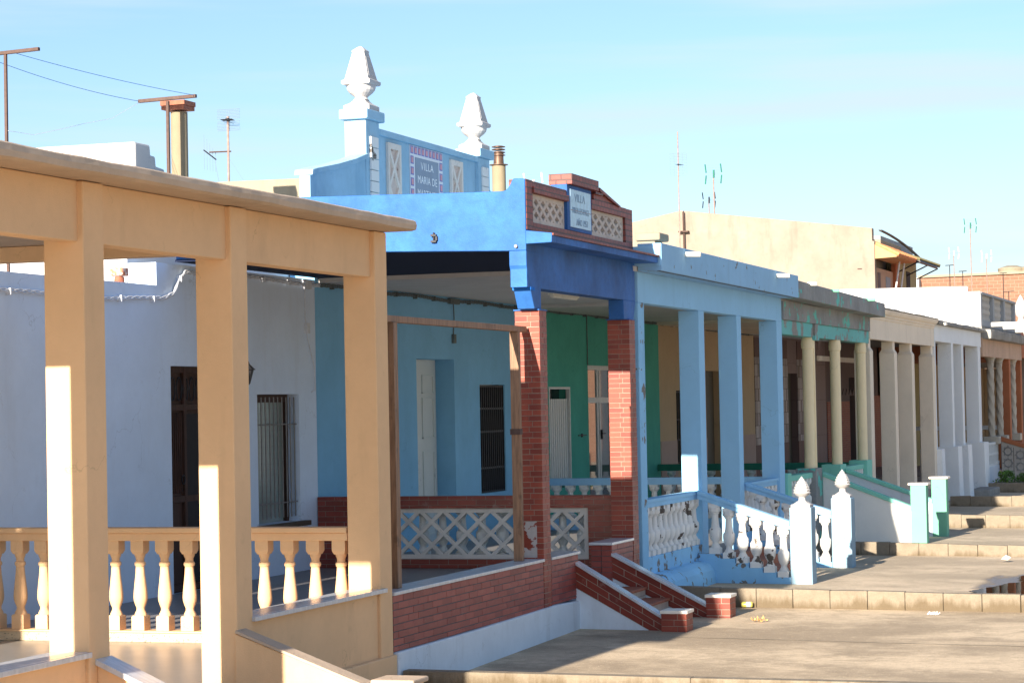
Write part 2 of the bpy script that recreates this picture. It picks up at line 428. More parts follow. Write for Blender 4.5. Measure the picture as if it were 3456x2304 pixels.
# ------------------------------------------------------------------ mesh helpers
class MB:
    def __init__(s):
        s.v = []; s.f = []; s.smooth = False
    def face(s, pts):
        i = len(s.v)
        s.v += [tuple(p) for p in pts]
        s.f.append(tuple(range(i, i + len(pts))))
    def add(s, vs, fs):
        i = len(s.v)
        s.v += [tuple(p) for p in vs]
        s.f += [tuple(k + i for k in f) for f in fs]
        return s
    def box(s, x0, x1, y0, y1, z0, z1):
        v = [(x0, y0, z0), (x1, y0, z0), (x1, y1, z0), (x0, y1, z0), (x0, y0, z1), (x1, y0, z1), (x1, y1, z1), (x0, y1, z1)]
        return s.add(v, [(0, 3, 2, 1), (4, 5, 6, 7), (0, 1, 5, 4), (1, 2, 6, 5), (2, 3, 7, 6), (3, 0, 4, 7)])
    def prism(s, poly, axis, a, b):
        """poly in the two other axes (cyclic order), extruded from a to b along axis"""
        n = len(poly)
        def mk(p, c):
            return {'x': (c, p[0], p[1]), 'y': (p[0], c, p[1]), 'z': (p[0], p[1], c)}[axis]
        v = [mk(p, a) for p in poly] + [mk(p, b) for p in poly]
        f = [tuple(range(n)), tuple(range(2 * n - 1, n - 1, -1))]
        f += [(i, i + n, (i + 1) % n + n, (i + 1) % n) for i in range(n)]
        return s.add(v, f)
    def lathe(s, x, y, z, prof, seg=20, sq=None, flute=0.0):
        """prof: list of (radius, height); revolve about vertical axis"""
        vs = []
        for r, h in prof:
            for k in range(seg):
                a = 2 * math.pi * (k + 0.5) / seg
                rr = r * (1 + flute * math.cos(a * seg / 2))
                vs.append((x + rr * math.cos(a), y + rr * math.sin(a), z + h))
        fs = []
        for i in range(len(prof) - 1):
            for k in range(seg):
                k2 = (k + 1) % seg
                fs.append((i * seg + k, i * seg + k2, (i + 1) * seg + k2, (i + 1) * seg + k))
        fs.append(tuple(range(seg - 1, -1, -1)))
        fs.append(tuple(range((len(prof) - 1) * seg, len(prof) * seg)))
        return s.add(vs, fs)
    def sqloft(s, x, y, z, prof):
        """square sections: (half side, height)"""
        vs = []
        for r, h in prof:
            vs += [(x - r, y - r, z + h), (x + r, y - r, z + h), (x + r, y + r, z + h), (x - r, y + r, z + h)]
        fs = [(3, 2, 1, 0)]
        for i in range(len(prof) - 1):
            for k in range(4):
                k2 = (k + 1) % 4
                fs.append((i * 4 + k, i * 4 + k2, i * 4 + 4 + k2, i * 4 + 4 + k))
        q = (len(prof) - 1) * 4
        fs.append((q, q + 1, q + 2, q + 3))
        return s.add(vs, fs)
    def tube(s, pts, r, seg=8):
        pts = [Vector(p) for p in pts]
        vs = []
        for i, p in enumerate(pts):
            d = (pts[min(i + 1, len(pts) - 1)] - pts[max(i - 1, 0)]).normalized()
            u = d.cross(Vector((0, 0, 1)))
            if u.length < 0.1:
                u = d.cross(Vector((1, 0, 0)))
            u.normalize(); w = d.cross(u)
            rr = r[i] if isinstance(r, (list, tuple)) else r
            for k in range(seg):
                a = 2 * math.pi * k / seg
                vs.append(tuple(p + (u * math.cos(a) + w * math.sin(a)) * rr))
        fs = [tuple(range(seg)), tuple(range(len(vs) - 1, len(vs) - 1 - seg, -1))]
        for i in range(len(pts) - 1):
            for k in range(seg):
                k2 = (k + 1) % seg
                fs.append((i * seg + k, (i + 1) * seg + k, (i + 1) * seg + k2, i * seg + k2))
        return s.add(vs, fs)
    def build(s, name, mat, parent=None, bev=0.0, smooth=False, origin=None, jitter=0.0):
        org = Vector(origin) if origin is not None else (root_loc(parent) if parent else Vector((0, 0, 0)))
        me = bpy.data.meshes.new(name)
        me.from_pydata(s.v, [], s.f)
        bm = bmesh.new(); bm.from_mesh(me)
        bmesh.ops.recalc_face_normals(bm, faces=bm.faces)
        if jitter:
            for v in bm.verts:
                v.co += Vector((random.uniform(-1, 1), random.uniform(-1, 1), random.uniform(-1, 1))) * jitter
        uvl = bm.loops.layers.uv.new('UVMap')
        for f in bm.faces:
            n = f.normal
            ax = max(range(3), key=lambda i: abs(n[i]))
            for l in f.loops:
                c = l.vert.co
                l[uvl].uv = ((c.y, c.z), (c.x, c.z), (c.x, c.y))[ax]
            f.smooth = smooth
        bm.to_mesh(me); bm.free()
        me.transform(Matrix.Translation(-org))
        me.materials.append(mat)
        o = bpy.data.objects.new(name, me)
        COL.objects.link(o)
        if parent:
            o.parent = parent
            o.location = org - root_loc(parent)
        else:
            o.location = org
        if bev:
            b = o.modifiers.new('bevel', 'BEVEL')
            b.width = bev; b.segments = 2; b.limit_method = 'ANGLE'; b.angle_limit = R(40)
        if smooth:
            try:
                me.set_sharp_from_angle(angle=R(38))
            except Exception:
                pass
        return o

def root_loc(o):
    l = Vector(o.location)
    while o.parent:
        o = o.parent
        l = l + o.location
    return l

def tag(o, label=None, cat=None, group=None, kind=None):
    if label: o['label'] = label
    if cat: o['category'] = cat
    if group: o['group'] = group
    if kind: o['kind'] = kind
    return o

def thing(name, loc, label, cat, group=None):
    o = bpy.data.objects.new(name, None)
    o.empty_display_size = 0.2
    o.location = loc
    COL.objects.link(o)
    return tag(o, label, cat, group)

def inst(o, loc, parent):
    """copy of a part, at world place loc"""
    c = o.copy()
    COL.objects.link(c)
    c.parent = parent
    c.location = Vector(loc) - root_loc(parent)
    return c

def brick_attr_mat(name, c1, c2, rough=0.5, dirt=0.35, effl=0.0):
    if name in _mc:
        return _mc[name]
    m, t, b = nodes(name)
    at = N(t, 'ShaderNodeAttribute'); at.attribute_name = 'tone'
    n = noise(t, 16, 6, 0.7)
    col = mix(t, at.outputs['Fac'], c1, c2)
    col = mix(t, rng(t, n, 0.42, 0.72, 0, dirt), col, sc3(c1, 0.4))
    if effl:
        col = mix(t, rng(t, noise(t, 7, 7, 0.7, None, 5), 0.60, 0.72, 0, effl), col, (0.55, 0.50, 0.45))
    t.links.new(col, b.inputs['Base Color'])
    b.inputs['Roughness'].default_value = rough
    b.inputs['Specular IOR Level'].default_value = 0.35
    bump(t, b, noise(t, 90, 4, 0.6), 0.25, 0.003)
    _mc[name] = m
    return m

def brick_mesh(name, boxes, mat, parent, jit=0.0012):
    mb = MB(); tones = []
    for (x0, x1, y0, y1, z0, z1) in boxes:
        j = lambda: random.uniform(-jit, jit)
        mb.box(x0 + j(), x1 + j(), y0 + j(), y1 + j(), z0 + j(), z1 + j())
        tones += [random.random() ** 1.3] * 6
    o = mb.build(name, mat, parent, bev=0.0015)
    at = o.data.attributes.new('tone', 'FLOAT', 'FACE')
    at.data.foreach_set('value', tones)
    return o

def bxo(name, mat, parent, *b, bev=0.006, **k):
    return MB().box(*b).build(name, mat, parent, bev=bev, **k)

XF = -7.6      # front plane of the porches
XW = -11.74    # front plane of the houses behind
FZ = -2.0      # porch floor

def wall(y0, y1, z0, z1, ops, mat, parent, x=XW, th=0.34, name='wall'):
    """facade at plane x with rectangular openings (ya, yb, za, zb)"""
    mb = MB()
    ys = sorted(set([y0, y1] + [v for o in ops for v in o[:2]]))
    for a, b in zip(ys, ys[1:]):
        cuts = sorted([(o[2], o[3]) for o in ops if o[0] <= a and o[1] >= b])
        z = z0
        for c0, c1 in cuts:
            if c0 > z:
                mb.box(x - th, x, a, b, z, c0)
            z = c1
        if z < z1:
            mb.box(x - th, x, a, b, z, z1)
    return mb.build(name, mat, parent)

# baluster profiles, height normalised to 1
def bal_a(w=0.062):
    mb = MB()
    mb.sqloft(0, 0, 0, [(w, 0), (w, 0.15), (w * 0.86, 0.165)])
    mb.lathe(0, 0, 0, [(.058, .15), (.054, .185), (.046, .205), (.038, .225), (.038, .25), (.050, .285), (.061, .33),
                       (.064, .37), (.061, .43), (.052, .53), (.043, .63), (.039, .71), (.048, .722), (.051, .74),
                       (.048, .758), (.037, .768), (.037, .80), (.048, .83), (.052, .86)], 16)
    mb.sqloft(0, 0, 0, [(w * 0.75, .85), (w * .98, .885), (w, .90), (w, 1.0)])
    return mb

def bal_b(w=0.072):
    mb = MB()
    mb.sqloft(0, 0, 0, [(w, 0), (w, 0.11), (w * 0.8, 0.125)])
    mb.lathe(0, 0, 0, [(.066, .11), (.056, .16), (.040, .20), (.040, .23), (.060, .28), (.075, .34), (.080, .41),
                       (.078, .485), (.072, .50), (.056, .53), (.048, .62), (.043, .75), (.043, .79), (.056, .80),
                       (.056, .815), (.048, .82)], 14)
    mb.lathe(0, 0, 0, [(.055, .815), (.076, .85), (.082, .865), (.082, .93), (.075, .94)], 8)
    mb.sqloft(0, 0, 0, [(w * .9, .93), (w * .95, .935), (w * .95, 1.0)])
    return mb

def baluster(style, h, mat, parent, loc):
    mb = style()
    mb.v = [(x + loc[0], y + loc[1], z * h + loc[2]) for x, y, z in mb.v]
    return mb.build('baluster', mat, parent, smooth=True, origin=loc)

def balusters(style, h, mat, parent, locs):
    first = baluster(style, h, mat, parent, locs[0])
    for l in locs[1:]:
        inst(first, l, parent)

def lattice(mb, plane, c, a0, a1, z0, z1, n, rows, t=0.018, th=0.03, frame=True):
    """open diamond lattice in plane 'x' or 'y' at coordinate c .. c+th"""
    W = (a1 - a0) / n; H = (z1 - z0) / rows
    def strip(p, q):
        dx, dz = q[0] - p[0], q[1] - p[1]
        l = math.hypot(dx, dz); nx, nz = -dz / l * t, dx / l * t
        poly = [(p[0] + nx, p[1] + nz), (q[0] + nx, q[1] + nz), (q[0] - nx, q[1] - nz), (p[0] - nx, p[1] - nz)]
        mb.prism(poly, plane, c, c + th)
    for i in range(n):
        for j in range(rows):
            x0, zz = a0 + i * W, z0 + j * H
            e = 0.002 * ((i + j) % 2)
            cc = c
            strip((x0, zz), (x0 + W, zz + H))
            c2 = c; c = c + 0.003
            strip((x0 + W, zz), (x0, zz + H))
            c = c2
    if frame:
        f = t * 1.3
        q = c - 0.006
        for b in ((a0 - f, a1 + f, z0 - f, z0 + f), (a0 - f, a1 + f, z1 - f, z1 + f)):
            mb.prism([(b[0], b[2]), (b[1], b[2]), (b[1], b[3]), (b[0], b[3])], plane, q, c + th + .006)
        for b in ((a0 - f, a0 + f), (a1 - f, a1 + f)):
            mb.prism([(b[0], z0 + f), (b[1], z0 + f), (b[1], z1 - f), (b[0], z1 - f)], plane, q, c + th + .006)
    return mb

def text_obj(txt, size, loc, mat, parent, sx=1.0, name='lettering', depth=0.002, spacing=1.0, align='CENTER'):
    """upright lettering on a facade that faces +x (reads towards +y)"""
    cu = bpy.data.curves.new(name, 'FONT')
    cu.body = txt; cu.size = size; cu.extrude = depth; cu.align_x = align
    cu.space_character = spacing
    tmp = bpy.data.objects.new(name, cu)
    COL.objects.link(tmp)
    dg = bpy.context.evaluated_depsgraph_get()
    me = bpy.data.meshes.new_from_object(tmp.evaluated_get(dg))
    bpy.data.objects.remove(tmp)
    me.transform(Matrix(((0, 0, 1, 0), (sx, 0, 0, 0), (0, 1, 0, 0), (0, 0, 0, 1))))
    me.materials.clear(); me.materials.append(mat)
    o = bpy.data.objects.new(name, me)
    COL.objects.link(o)
    o.parent = parent
    o.location = Vector(loc) - root_loc(parent)
    return o

def wavy_slab(x0, x1, y0, y1, z0, z1, amp=0.012, step=0.18, seed=1):
    """roof slab whose street edge is uneven along y"""
    rd = random.Random(seed)
    n = max(2, int((y1 - y0) / step))
    mb = MB(); rows = []
    a = b = 0
    for i in range(n + 1):
        y = y0 + (y1 - y0) * i / n
        a = 0.6 * a + rd.uniform(-1, 1) * amp
        b = 0.6 * b + rd.uniform(-1, 1) * amp
        c = rd.uniform(-1, 1) * amp * 0.5
        rows.append([(x0, y, z0), (x1 - 0.05, y, z0), (x1 - .008 + c, y, z0 + b + 0.01), (x1 + c, y, (z0 + z1) / 2 + b),
                     (x1 - .01 + c, y, z1 + a - .012), (x1 - 0.03, y, z1 + a), (x0, y, z1)])
    m = len(rows[0])
    vs = [p for r in rows for p in r]
    fs = [tuple(range(m)), tuple(range(n * m + m - 1, n * m - 1, -1))]
    for i in range(n):
        for k in range(m):
            k2 = (k + 1) % m
            fs.append((i * m + k, (i + 1) * m + k, (i + 1) * m + k2, i * m + k2))
    return mb.add(vs, fs)

# ================================================================== GROUND
mb = MB(); mb.face([(-400, -300, -2.9), (400, -300, -2.9), (400, 900, -2.9), (-400, 900, -2.9)])
tag(mb.build('ground', SAND), kind='structure')

def pad(name, x0, x1, y0, y1, za, zb, mat, sx=-0.012):
    mb = MB()
    nx, ny = 14, 8
    vs = []; fs = []
    for j in range(ny + 1):
        for i in range(nx + 1):
            x = x0 + (x1 - x0) * i / nx; y = y0 + (y1 - y0) * j / ny
            z = za + (zb - za) * j / ny + sx * (x - XF)
            vs.append((x, y, z))
    for j in range(ny):
        for i in range(nx):
            a = j * (nx + 1) + i
            fs.append((a, a + 1, a + nx + 2, a + nx + 1))
    mb.add(vs, fs)
    return tag(mb.build(name, mat), kind='structure')
pad('pavement', -8.6, 14, 3.0, 19.52, -2.55, -2.53, G1)
pad('pavement', -8.6, 14, 19.6, 27.62, -2.515, -2.425, G1, -0.010)
pad('pavement', -8.6, 14, 27.7, 36.0, -2.385, -2.36, G2, -0.010)
pad('pavement', -8.6, 14, 36.1, 44.0, -2.35, -2.375, G3, -0.012)
pad('pavement', -8.6, 14, 44.1, 52.0, -2.36, -2.36, G3, -0.010)
pad('pavement', -8.6, 14, 52.1, 60.2, -2.36, -2.39, G3, -0.008)
pad('pavement', -8.6, 14, 60.3, 140, -2.38, -2.38, G3, -0.004)

mb = MB()
jy = 24.3
vs = []
for i in range(60):
    x = -7.5 + i * .2
    z = -2.515 + (jy - 19.6) / 8.02 * .09 - .010 * (x - XF) + .0045
    w = .010 + random.uniform(-.004, .006); q = random.uniform(-.008, .008)
    vs += [(x, jy - w + q + .05 * math.sin(i * .21), z), (x, jy + w + q + .05 * math.sin(i * .21), z)]
mb.add(vs, [(2 * i, 2 * i + 2, 2 * i + 3, 2 * i + 1) for i in range(59)])
tag(mb.build('pavement_joint', CREAM2), kind='structure')

def kerb(y, x0, x1, zt, sl, zb, w=0.14, block=0.44):
    mb = MB(); x = x0
    while x < x1:
        b = min(block, x1 - x)
        g = random.uniform(0.001, 0.004)
        za = zt + sl * (x - XF) + random.uniform(-.006, .006)
        zc = zt + sl * (x + b - XF) + random.uniform(-.006, .006)
        yy = y + random.uniform(-.006, .006)
        mb.prism([(x + g, zb), (x + b - g, zb), (x + b - g, zc), (x + g, za)], 'y', yy, yy + w)
        x += block
    mb.box(x0, x1, y + 0.02, y + w - 0.015, zb, zt + sl * (x1 - XF) - 0.03)
    return tag(mb.build('kerb', KERB, bev=0.008), kind='structure')
kerb(19.5, -7.55, 9, -2.30, -0.006, -2.75, block=2.6)
kerb(27.58, -7.5, 9, -2.19, -0.018, -2.7)
kerb(35.98, -7.3, 9, -2.145, -0.024, -2.7)
kerb(43.98, -7.3, 9, -2.125, -0.020, -2.7)
kerb(51.98, -7.3, 9, -2.145, -0.006, -2.7)

# puddle
pts = [(-3.93, 29.5), (-3.86, 29.9), (-3.72, 30.3), (-3.62, 30.75), (-3.46, 31.1), (-3.52, 31.35), (-3.60, 31.7), (-3.57, 32.0), (-3.50, 32.5),
       (-3.40, 33.1), (-3.05, 33.6), (-2.4, 33.9), (-1.4, 33.8), (-0.5, 33.0), (-0.2, 31.5), (-0.3, 30.0), (-0.9, 28.9), (-2.0, 28.4), (-3.1, 28.6), (-3.7, 29.0)]
mb = MB(); ring = []
N_ = len(pts)
for i in range(N_):
    a, b = pts[i], pts[(i + 1) % N_]
    for k in range(4):
        f = k / 4
        ring.append((a[0] + (b[0] - a[0]) * f + random.uniform(-.03, .03), a[1] + (b[1] - a[1]) * f + random.uniform(-.03, .03), -2.386))
mb.face(ring)
tag(mb.build('puddle', WATER), kind='structure')

# ================================================================== HOUSE 1 peach
h1 = thing('peach_porch_house', (-9.6, 15.4, -2.55), 'peach painted open porch with square columns, nearest in the row', 'house', 'terrace houses with columned porches')
wall(11.4, 19.55, -2.5, 1.38, [], WHITE, h1)
bxo('house_body', WHITE, h1, -20, XW - .36, 11.4, 19.5, -2.5, 1.3, bev=0)
F1 = simple('polished_cement_floor', (0.25, 0.235, 0.215), 0.36, 0, 0.12, 3, None, 0)
bxo('floor', F1, h1, XW + .01, -7.81, 11.4, 19.36, -2.6, -2.05)
wavy_slab(XW + 0.02, -7.32, 11.3, 19.455, 1.548, 1.646, 0.004).build('roof', PEACHTOP, h1)
mb = MB().box(-7.80, -7.645, 11.36, 19.40, 1.14, 1.545)
mb.build('beam', PEACH, h1, bev=0.008)
bxo('side_beam', PEACH, h1, XW + .01, -7.81, 19.17, 19.38, 1.405, 1.545, bev=0.008)
bxo('side_beam', PEACH, h1, XW + .01, -7.81, 11.36, 11.6, 1.14, 1.545, bev=0.008)
for y in (11.36, 13.945, 16.225, 19.14):
    bxo('column', PEACH, h1, -7.9, -7.6, y, y + 0.285, -2.6, 1.542, bev=0.010)
for y0, y1, ys in ((11.645, 13.945, 13.93), (16.51, 19.14, 19.235)):
    w = bxo('parapet_wall', PEACH, h1, -7.82, -7.63, y0, y1, -2.6, -1.596, bev=0)
    ms = bxo('sill', MARBLE, h1, -7.86, -7.615, y0 - .02, y1 + .0, -1.595, -1.56, bev=0.003)
    bxo('sill_lip', MARBLE, h1, -7.615, -7.57, y0 - .02, ys, -1.596, -1.561, bev=0.003)
bxo('plinth', PEACH, h1, -7.75, -7.575, 16.51, 19.45, -2.6, -2.155, bev=0.012)
# stairs between the first two visible columns
mb = MB().prism([(-7.61, -2.62), (-6.3, -2.62), (-6.3, -2.14), (-7.61, -1.66)], 'y', 16.20, 16.36)
sw = mb.build('stair_wall', PEACH, h1, bev=0.008)
sw['label'] = 'low sloping peach stair wall beside the second column'
mb = MB().prism([(-7.6, -1.655), (-7.6, -1.635), (-6.3, -2.12), (-6.3, -2.139)], 'y', 16.185, 16.375)
mb.build('coping', PEACHTOP, h1)
mb = MB().prism([(-7.6, -2.62), (-6.3, -2.62), (-6.3, -2.23), (-7.6, -1.66)], 'y', 14.05, 14.22)
mb.build('stair_wall', PEACH, h1, bev=0.006)
mb = MB().prism([(-7.6, -1.655), (-7.6, -1.615), (-6.3, -2.185), (-6.3, -2.225)], 'y', 14.02, 14.25)
mb.build('coping', MARBLE, h1, bev=0.003)
mb = MB()
for k in range(4):
    mb.box(-7.6 + .28 * k, -7.6 + .28 * (k + 1), 14.23, 16.19, -2.62, -2.05 - .13 * (k + 1) + .0)
mb.build('step', FLOOR, h1)
for y in (13.99, 16.16):
    bxo('stair_post', PEACH, h1, -6.47, -6.19, y, y + .26, -2.62, -2.015, bev=0.006)
    bxo('post_cap', PEACHTOP, h1, -6.50, -6.16, y - .03, y + .29, -2.014, -1.975, bev=0.012)
# side balustrade
bl = MB().box(XW + .01, -7.91, 19.13, 19.33, -1.075, -1.028).box(XW + .01, -7.91, 19.155, 19.305, -1.145, -1.0755).build('balustrade', PEACH, h1, bev=0.008)
bxo('rail_base', PEACH, bl, XW + .01, -7.91, 19.14, 19.32, -1.965, -1.948, bev=0.003)
bxo('base_band', PEBBLE, bl, XW + .01, -7.91, 19.16, 19.30, -2.05, -1.966, bev=0.006)
balusters(bal_a, 0.802, PEACH, bl, [(-8.0 - 0.2445 * k, 19.23, -1.947) for k in range(15)])

# ================================================================== HOUSE 2 brick and vivid blue
h2 = thing('brick_porch_house', (-9.6, 23.6, -2.55), 'white house with brick terrace and vivid blue porch on brick pillars', 'house', 'terrace houses with columned porches')
dz, wz = (23.46, 24.62, -2.0, .51), (25.715, 26.95, -1.36, .195)
wall(19.56, 23.15, -2.5, 1.38, [], WHITE, h2)
wall(23.15, 27.5, -2.5, 1.63, [dz, wz], WHITE, h2)
bxo('house_body', WHITE2, h2, -24, XW - .345, 23.14, 27.5, -2.5, 2.02, bev=0.01)
bxo('house_body', WHITE2, h2, -24, XW - .345, 19.56, 23.13, -2.5, 1.30, bev=0)
dr = bxo('door', BWOOD, h2, -11.94, -11.89, 23.46, 24.62, -2.0, .51, bev=0)
bxo('dark_gap_sheet', DARK, dr, -11.889, -11.86, 24.07, 24.55, -1.9, -.02, bev=0)  # dark sheet over the door stands in for the shade inside the gap
mb = MB()
for a, b in ((23.46, 23.52), (24.56, 24.62), (24.0, 24.06)):
    mb.box(-11.89, -11.85, a, b, -2.0, .5)
for z in (-1.98, -1.0, .02, .44):
    mb.box(-11.889, -11.855, 23.52, 24.56, z, z + .07)
for k in range(9):
    mb.box(-11.889, -11.872, 23.56 + .05 * k, 23.58 + .05 * k, -0.9, 0.0)
mb.build('door_frame', BWOOD, dr, bev=0.004)
mb = MB()
for k in range(6):
    y = 23.58 + k * .16
    mb.tube([(-11.86, y + .06 * math.cos(a), .26 + .13 * math.sin(a)) for a in [i * math.pi / 8 for i in range(17)]], .008, 6)
mb.build('transom_grille', IRON, dr)
mb = MB().tube([(-11.84, 23.94 + .035 * math.cos(a), -.75 + .05 * math.sin(a)) for a in [i * math.pi / 8 for i in range(17)]], .008, 6)
mb.build('knocker', IRON, dr)
wn = bxo('window', GLASSC, h2, -11.97, -11.94, 25.72, 26.94, -1.36, .19, bev=0)
mb = MB().box(-11.94, -11.89, 25.72, 26.94, .10, .192).box(-11.94, -11.89, 25.72, 25.77, -1.36, .10).box(-11.94, -11.89, 26.87, 26.94, -1.36, .10)
mb.build('frame', BWOOD, wn)
mb = MB()
for k in range(1, 9):
    mb.box(-11.9395, -11.936, 25.77 + .12 * k, 25.774 + .12 * k, -1.3, .1)
for k in range(1, 22):
    mb.box(-11.9395, -11.9355, 25.77, 26.87, -1.33 + .068 * k, -1.327 + .068 * k)
mb.build('wire_mesh', STEELBAR, wn)
mb = MB()
for k in range(10):
    y = 25.79 + .122 * k
    mb.tube([(-11.78, y, -1.30), (-11.78, y, .16)], .008, 6)
mb.tube([(-11.78, 25.70, -.17), (-11.78, 26.97, -.17)], .009, 6).tube([(-11.78, 25.70, -1.12), (-11.78, 26.97, -1.12)], .009, 6)
mb.build('window_bars', STEELBAR, wn)
bxo('sill', OLIVE, wn, -11.93, -11.66, 25.66, 27.10, -1.42, -1.361)
# floor, brick walls, pillars
bxo('floor', FLOORG, h2, XW + .01, -7.86, 19.47, 27.44, -2.6, -1.98, bev=0)
BK1 = brick_attr_mat('facing_brick', (0.33, 0.072, 0.055), (0.22, 0.042, 0.034), 0.5, 0.25, 0.12)
BK2 = brick_attr_mat('pillar_brick', (0.32, 0.064, 0.036), (0.20, 0.036, 0.024), 0.5, 0.3)
BK3 = brick_attr_mat('stair_brick', (0.24, 0.040, 0.024), (0.16, 0.026, 0.018), 0.4, 0.3, 0.2)
MORT = simple('grey_mortar', (0.115, 0.118, 0.12), 0.9)
MORTL = simple('pale_mortar', (0.34, 0.29, 0.23), 0.9)
def run_bricks(y0, y1, z0, z1, xf, L_=.25, h=.0635, g=.008, d=.012, gv=.004):
    out = []; k = 0; z = z1
    while z > z0 + .01:
        zb = max(z0, z - h + g)
        y = y0 - (L_ / 2 if k % 2 else 0)
        while y < y1:
            a, b = max(y, y0), min(y + L_ - gv, y1)
            if b - a > .02:
                out.append((xf - d, xf, a, b, zb, z))
            y += L_
        z -= h; k += 1
    return out
fw = MB().box(-7.85, -7.605, 19.432, 23.79, -2.135, -1.645).build('terrace_wall', MORT, h2)
fw2 = MB().box(-7.85, -7.605, 24.06, 25.05, -2.12, -1.645).build('terrace_wall', MORT, h2)
brick_mesh('brick_facing', run_bricks(19.434, 23.785, -2.135, -1.648, -7.6), BK1, fw)
brick_mesh('brick_facing', run_bricks(24.065, 25.045, -2.12, -1.648, -7.6), BK1, fw2)
for a, b in ((19.432, 23.79), (24.06, 25.09)):
    bxo('coping', MARBLE, fw, -7.87, -7.585, a, b, -1.644, -1.612, bev=0.004)
mb = MB().prism([(19.46, -2.62), (25.30, -2.62), (25.30, -2.16), (24.2, -2.125), (21.5, -2.142), (19.46, -2.14)], 'x', -7.84, -7.565)
mb.build('plinth', WPLINTH, fw, bev=0.012)
pr = bxo('pier', MORT, h2, -7.85, -7.605, 26.395, 27.31, -2.5, -1.63, bev=0.0)
brick_mesh('brick_facing', run_bricks(26.39, 27.305, -2.5, -1.632, -7.6) + [(-7.85 + .0015, -7.73, 26.385, 26.40, -1.632 - .0635 * (k + 1) + .008, -1.632 - .0635 * k) for k in range(13)] + [(-7.724, -7.613, 26.385, 26.40, -1.632 - .0635 * (k + 1) + .008, -1.632 - .0635 * k) for k in range(13)], BK1, pr)
bxo('coping', MARBLE, pr, -7.87, -7.585, 26.36, 27.31, -1.629, -1.598, bev=0.004)
def brick_pillar(name, x0, x1, y0, y1, z0, z1, h=.0584, parent=None, mort=MORTL):
    p = bxo(name, mort, parent, x0 + .004, x1 - .004, y0 + .004, y1 - .004, z0, z1 - .001, bev=0)
    out = []; z = z1; k = 0; g = .0055
    while z > z0 + .02:
        zb = max(z0, z - h + g)
        sx = x0 + (x1 - x0) * (.5 if k % 2 else .64); sy = y0 + (y1 - y0) * (.62 if k % 2 else .42)
        for a, b in ((x0, sx - g / 2), (sx + g / 2, x1)):
            for c, d in ((y0, sy - g / 2), (sy + g / 2, y1)):
                out.append((a, b, c, d, zb, z))
        z -= h; k += 1
    brick_mesh('brickwork', out, BK2, p)
    return p
for y in (23.8, 27.33):
    brick_pillar('pillar', -7.87, -7.598, y, y + .25, -2.55, 1.0, parent=h2)
bxo('plaster_patch', plaster('worn_plaster_patch', (0.50, 0.45, 0.42), 0.2, 0.3, seed=63, peel=0.5, peels=9, peelc=(0.24, 0.05, 0.03)), h2, -7.82, -7.67, 23.795, 23.7995, -1.60, -1.22, bev=0)
# divider wall with lattice at the far end
dv = MB().box(XW + .01, -10.72, 27.46, 27.6, -1.98, -1.245).box(-8.2, -7.88, 27.46, 27.6, -1.98, -1.245).box(XW + .01, -7.88, 27.46, 27.6, -1.2445, -1.095) \
    .box(-10.72, -8.2, 27.46, 27.6, -1.98, -1.865).build('divider_wall', BRICKD, h2, bev=0.003)
lattice(MB(), 'y', 27.50, -10.69, -8.23, -1.84, -1.27, 8, 2, 0.023, 0.05).build('lattice', LATT, dv)
# blue superstructure
prof = [(-11.9, 2.32), (-10.03, 2.284), (-8.2, 2.247), (-7.86, 2.242), (-7.83, 2.25), (-7.80, 2.275), (-7.775, 2.315), (-7.755, 2.355), (-7.735, 2.371),
        (-7.615, 2.366), (-7.615, 1.615), (-7.81, 1.615), (-9.2, 1.66), (-11.9, 1.72)]
MB().prism(prof, 'y', 23.45, 23.62).build('side_parapet', SKIN_BLUE, h2, bev=0.008)
MB().prism([(-7.617, 1.822), (-7.33, 1.785), (-7.335, 1.688), (-7.617, 1.682)], 'y', 23.452, 23.62).build('cornice_end', SKIN_BLUE, h2, bev=0.006)
bxo('roof', SKIN_BLUE, h2, XW + .01, -7.81, 23.62, 27.7, 1.68, 1.80, bev=0)
bxo('ceiling', NAVY, h2, XW + .005, -7.81, 23.60, 27.62, 1.655, 1.678, bev=0)
bm_ = MB().box(-7.80, -7.618, 23.47, 27.70, 1.233, 1.70)
bm_.prism([(23.452, 1.614), (23.452, 1.46), (23.565, 1.23), (23.70, 1.015), (23.93, 1.015), (23.94, 1.614)], 'x', -7.803, -7.615)
bm_.prism([(27.158, 1.234), (27.70, 1.234), (27.60, 1.005), (27.17, 1.005)], 'x', -7.803, -7.615)
bm_.build('beam', SKIN_BLUE, h2, bev=0.006)
bxo('corbel_band', plaster('bright_corbel_blue', (0.02, 0.17, 0.60), 0.08, seed=50), h2, -7.812, -7.606, 23.56, 23.70, 1.205, 1.24, bev=0.004)
for y in (23.78, 27.31):
    bxo('pillar_cap', SKIN_BLUE, h2, -7.88, -7.59, y, y + .29, 1.0005, 1.014, bev=0.003)
cn_ = bxo('cornice', SKIN_BLUE, h2, -7.617, -7.335, 23.625, 27.74, 1.69, 1.762, bev=0.004)
bxo('cornice_tiles', BRICKP, cn_, -7.62, -7.315, 23.46, 27.76, 1.7895 - .027, 1.785, bev=0.003)
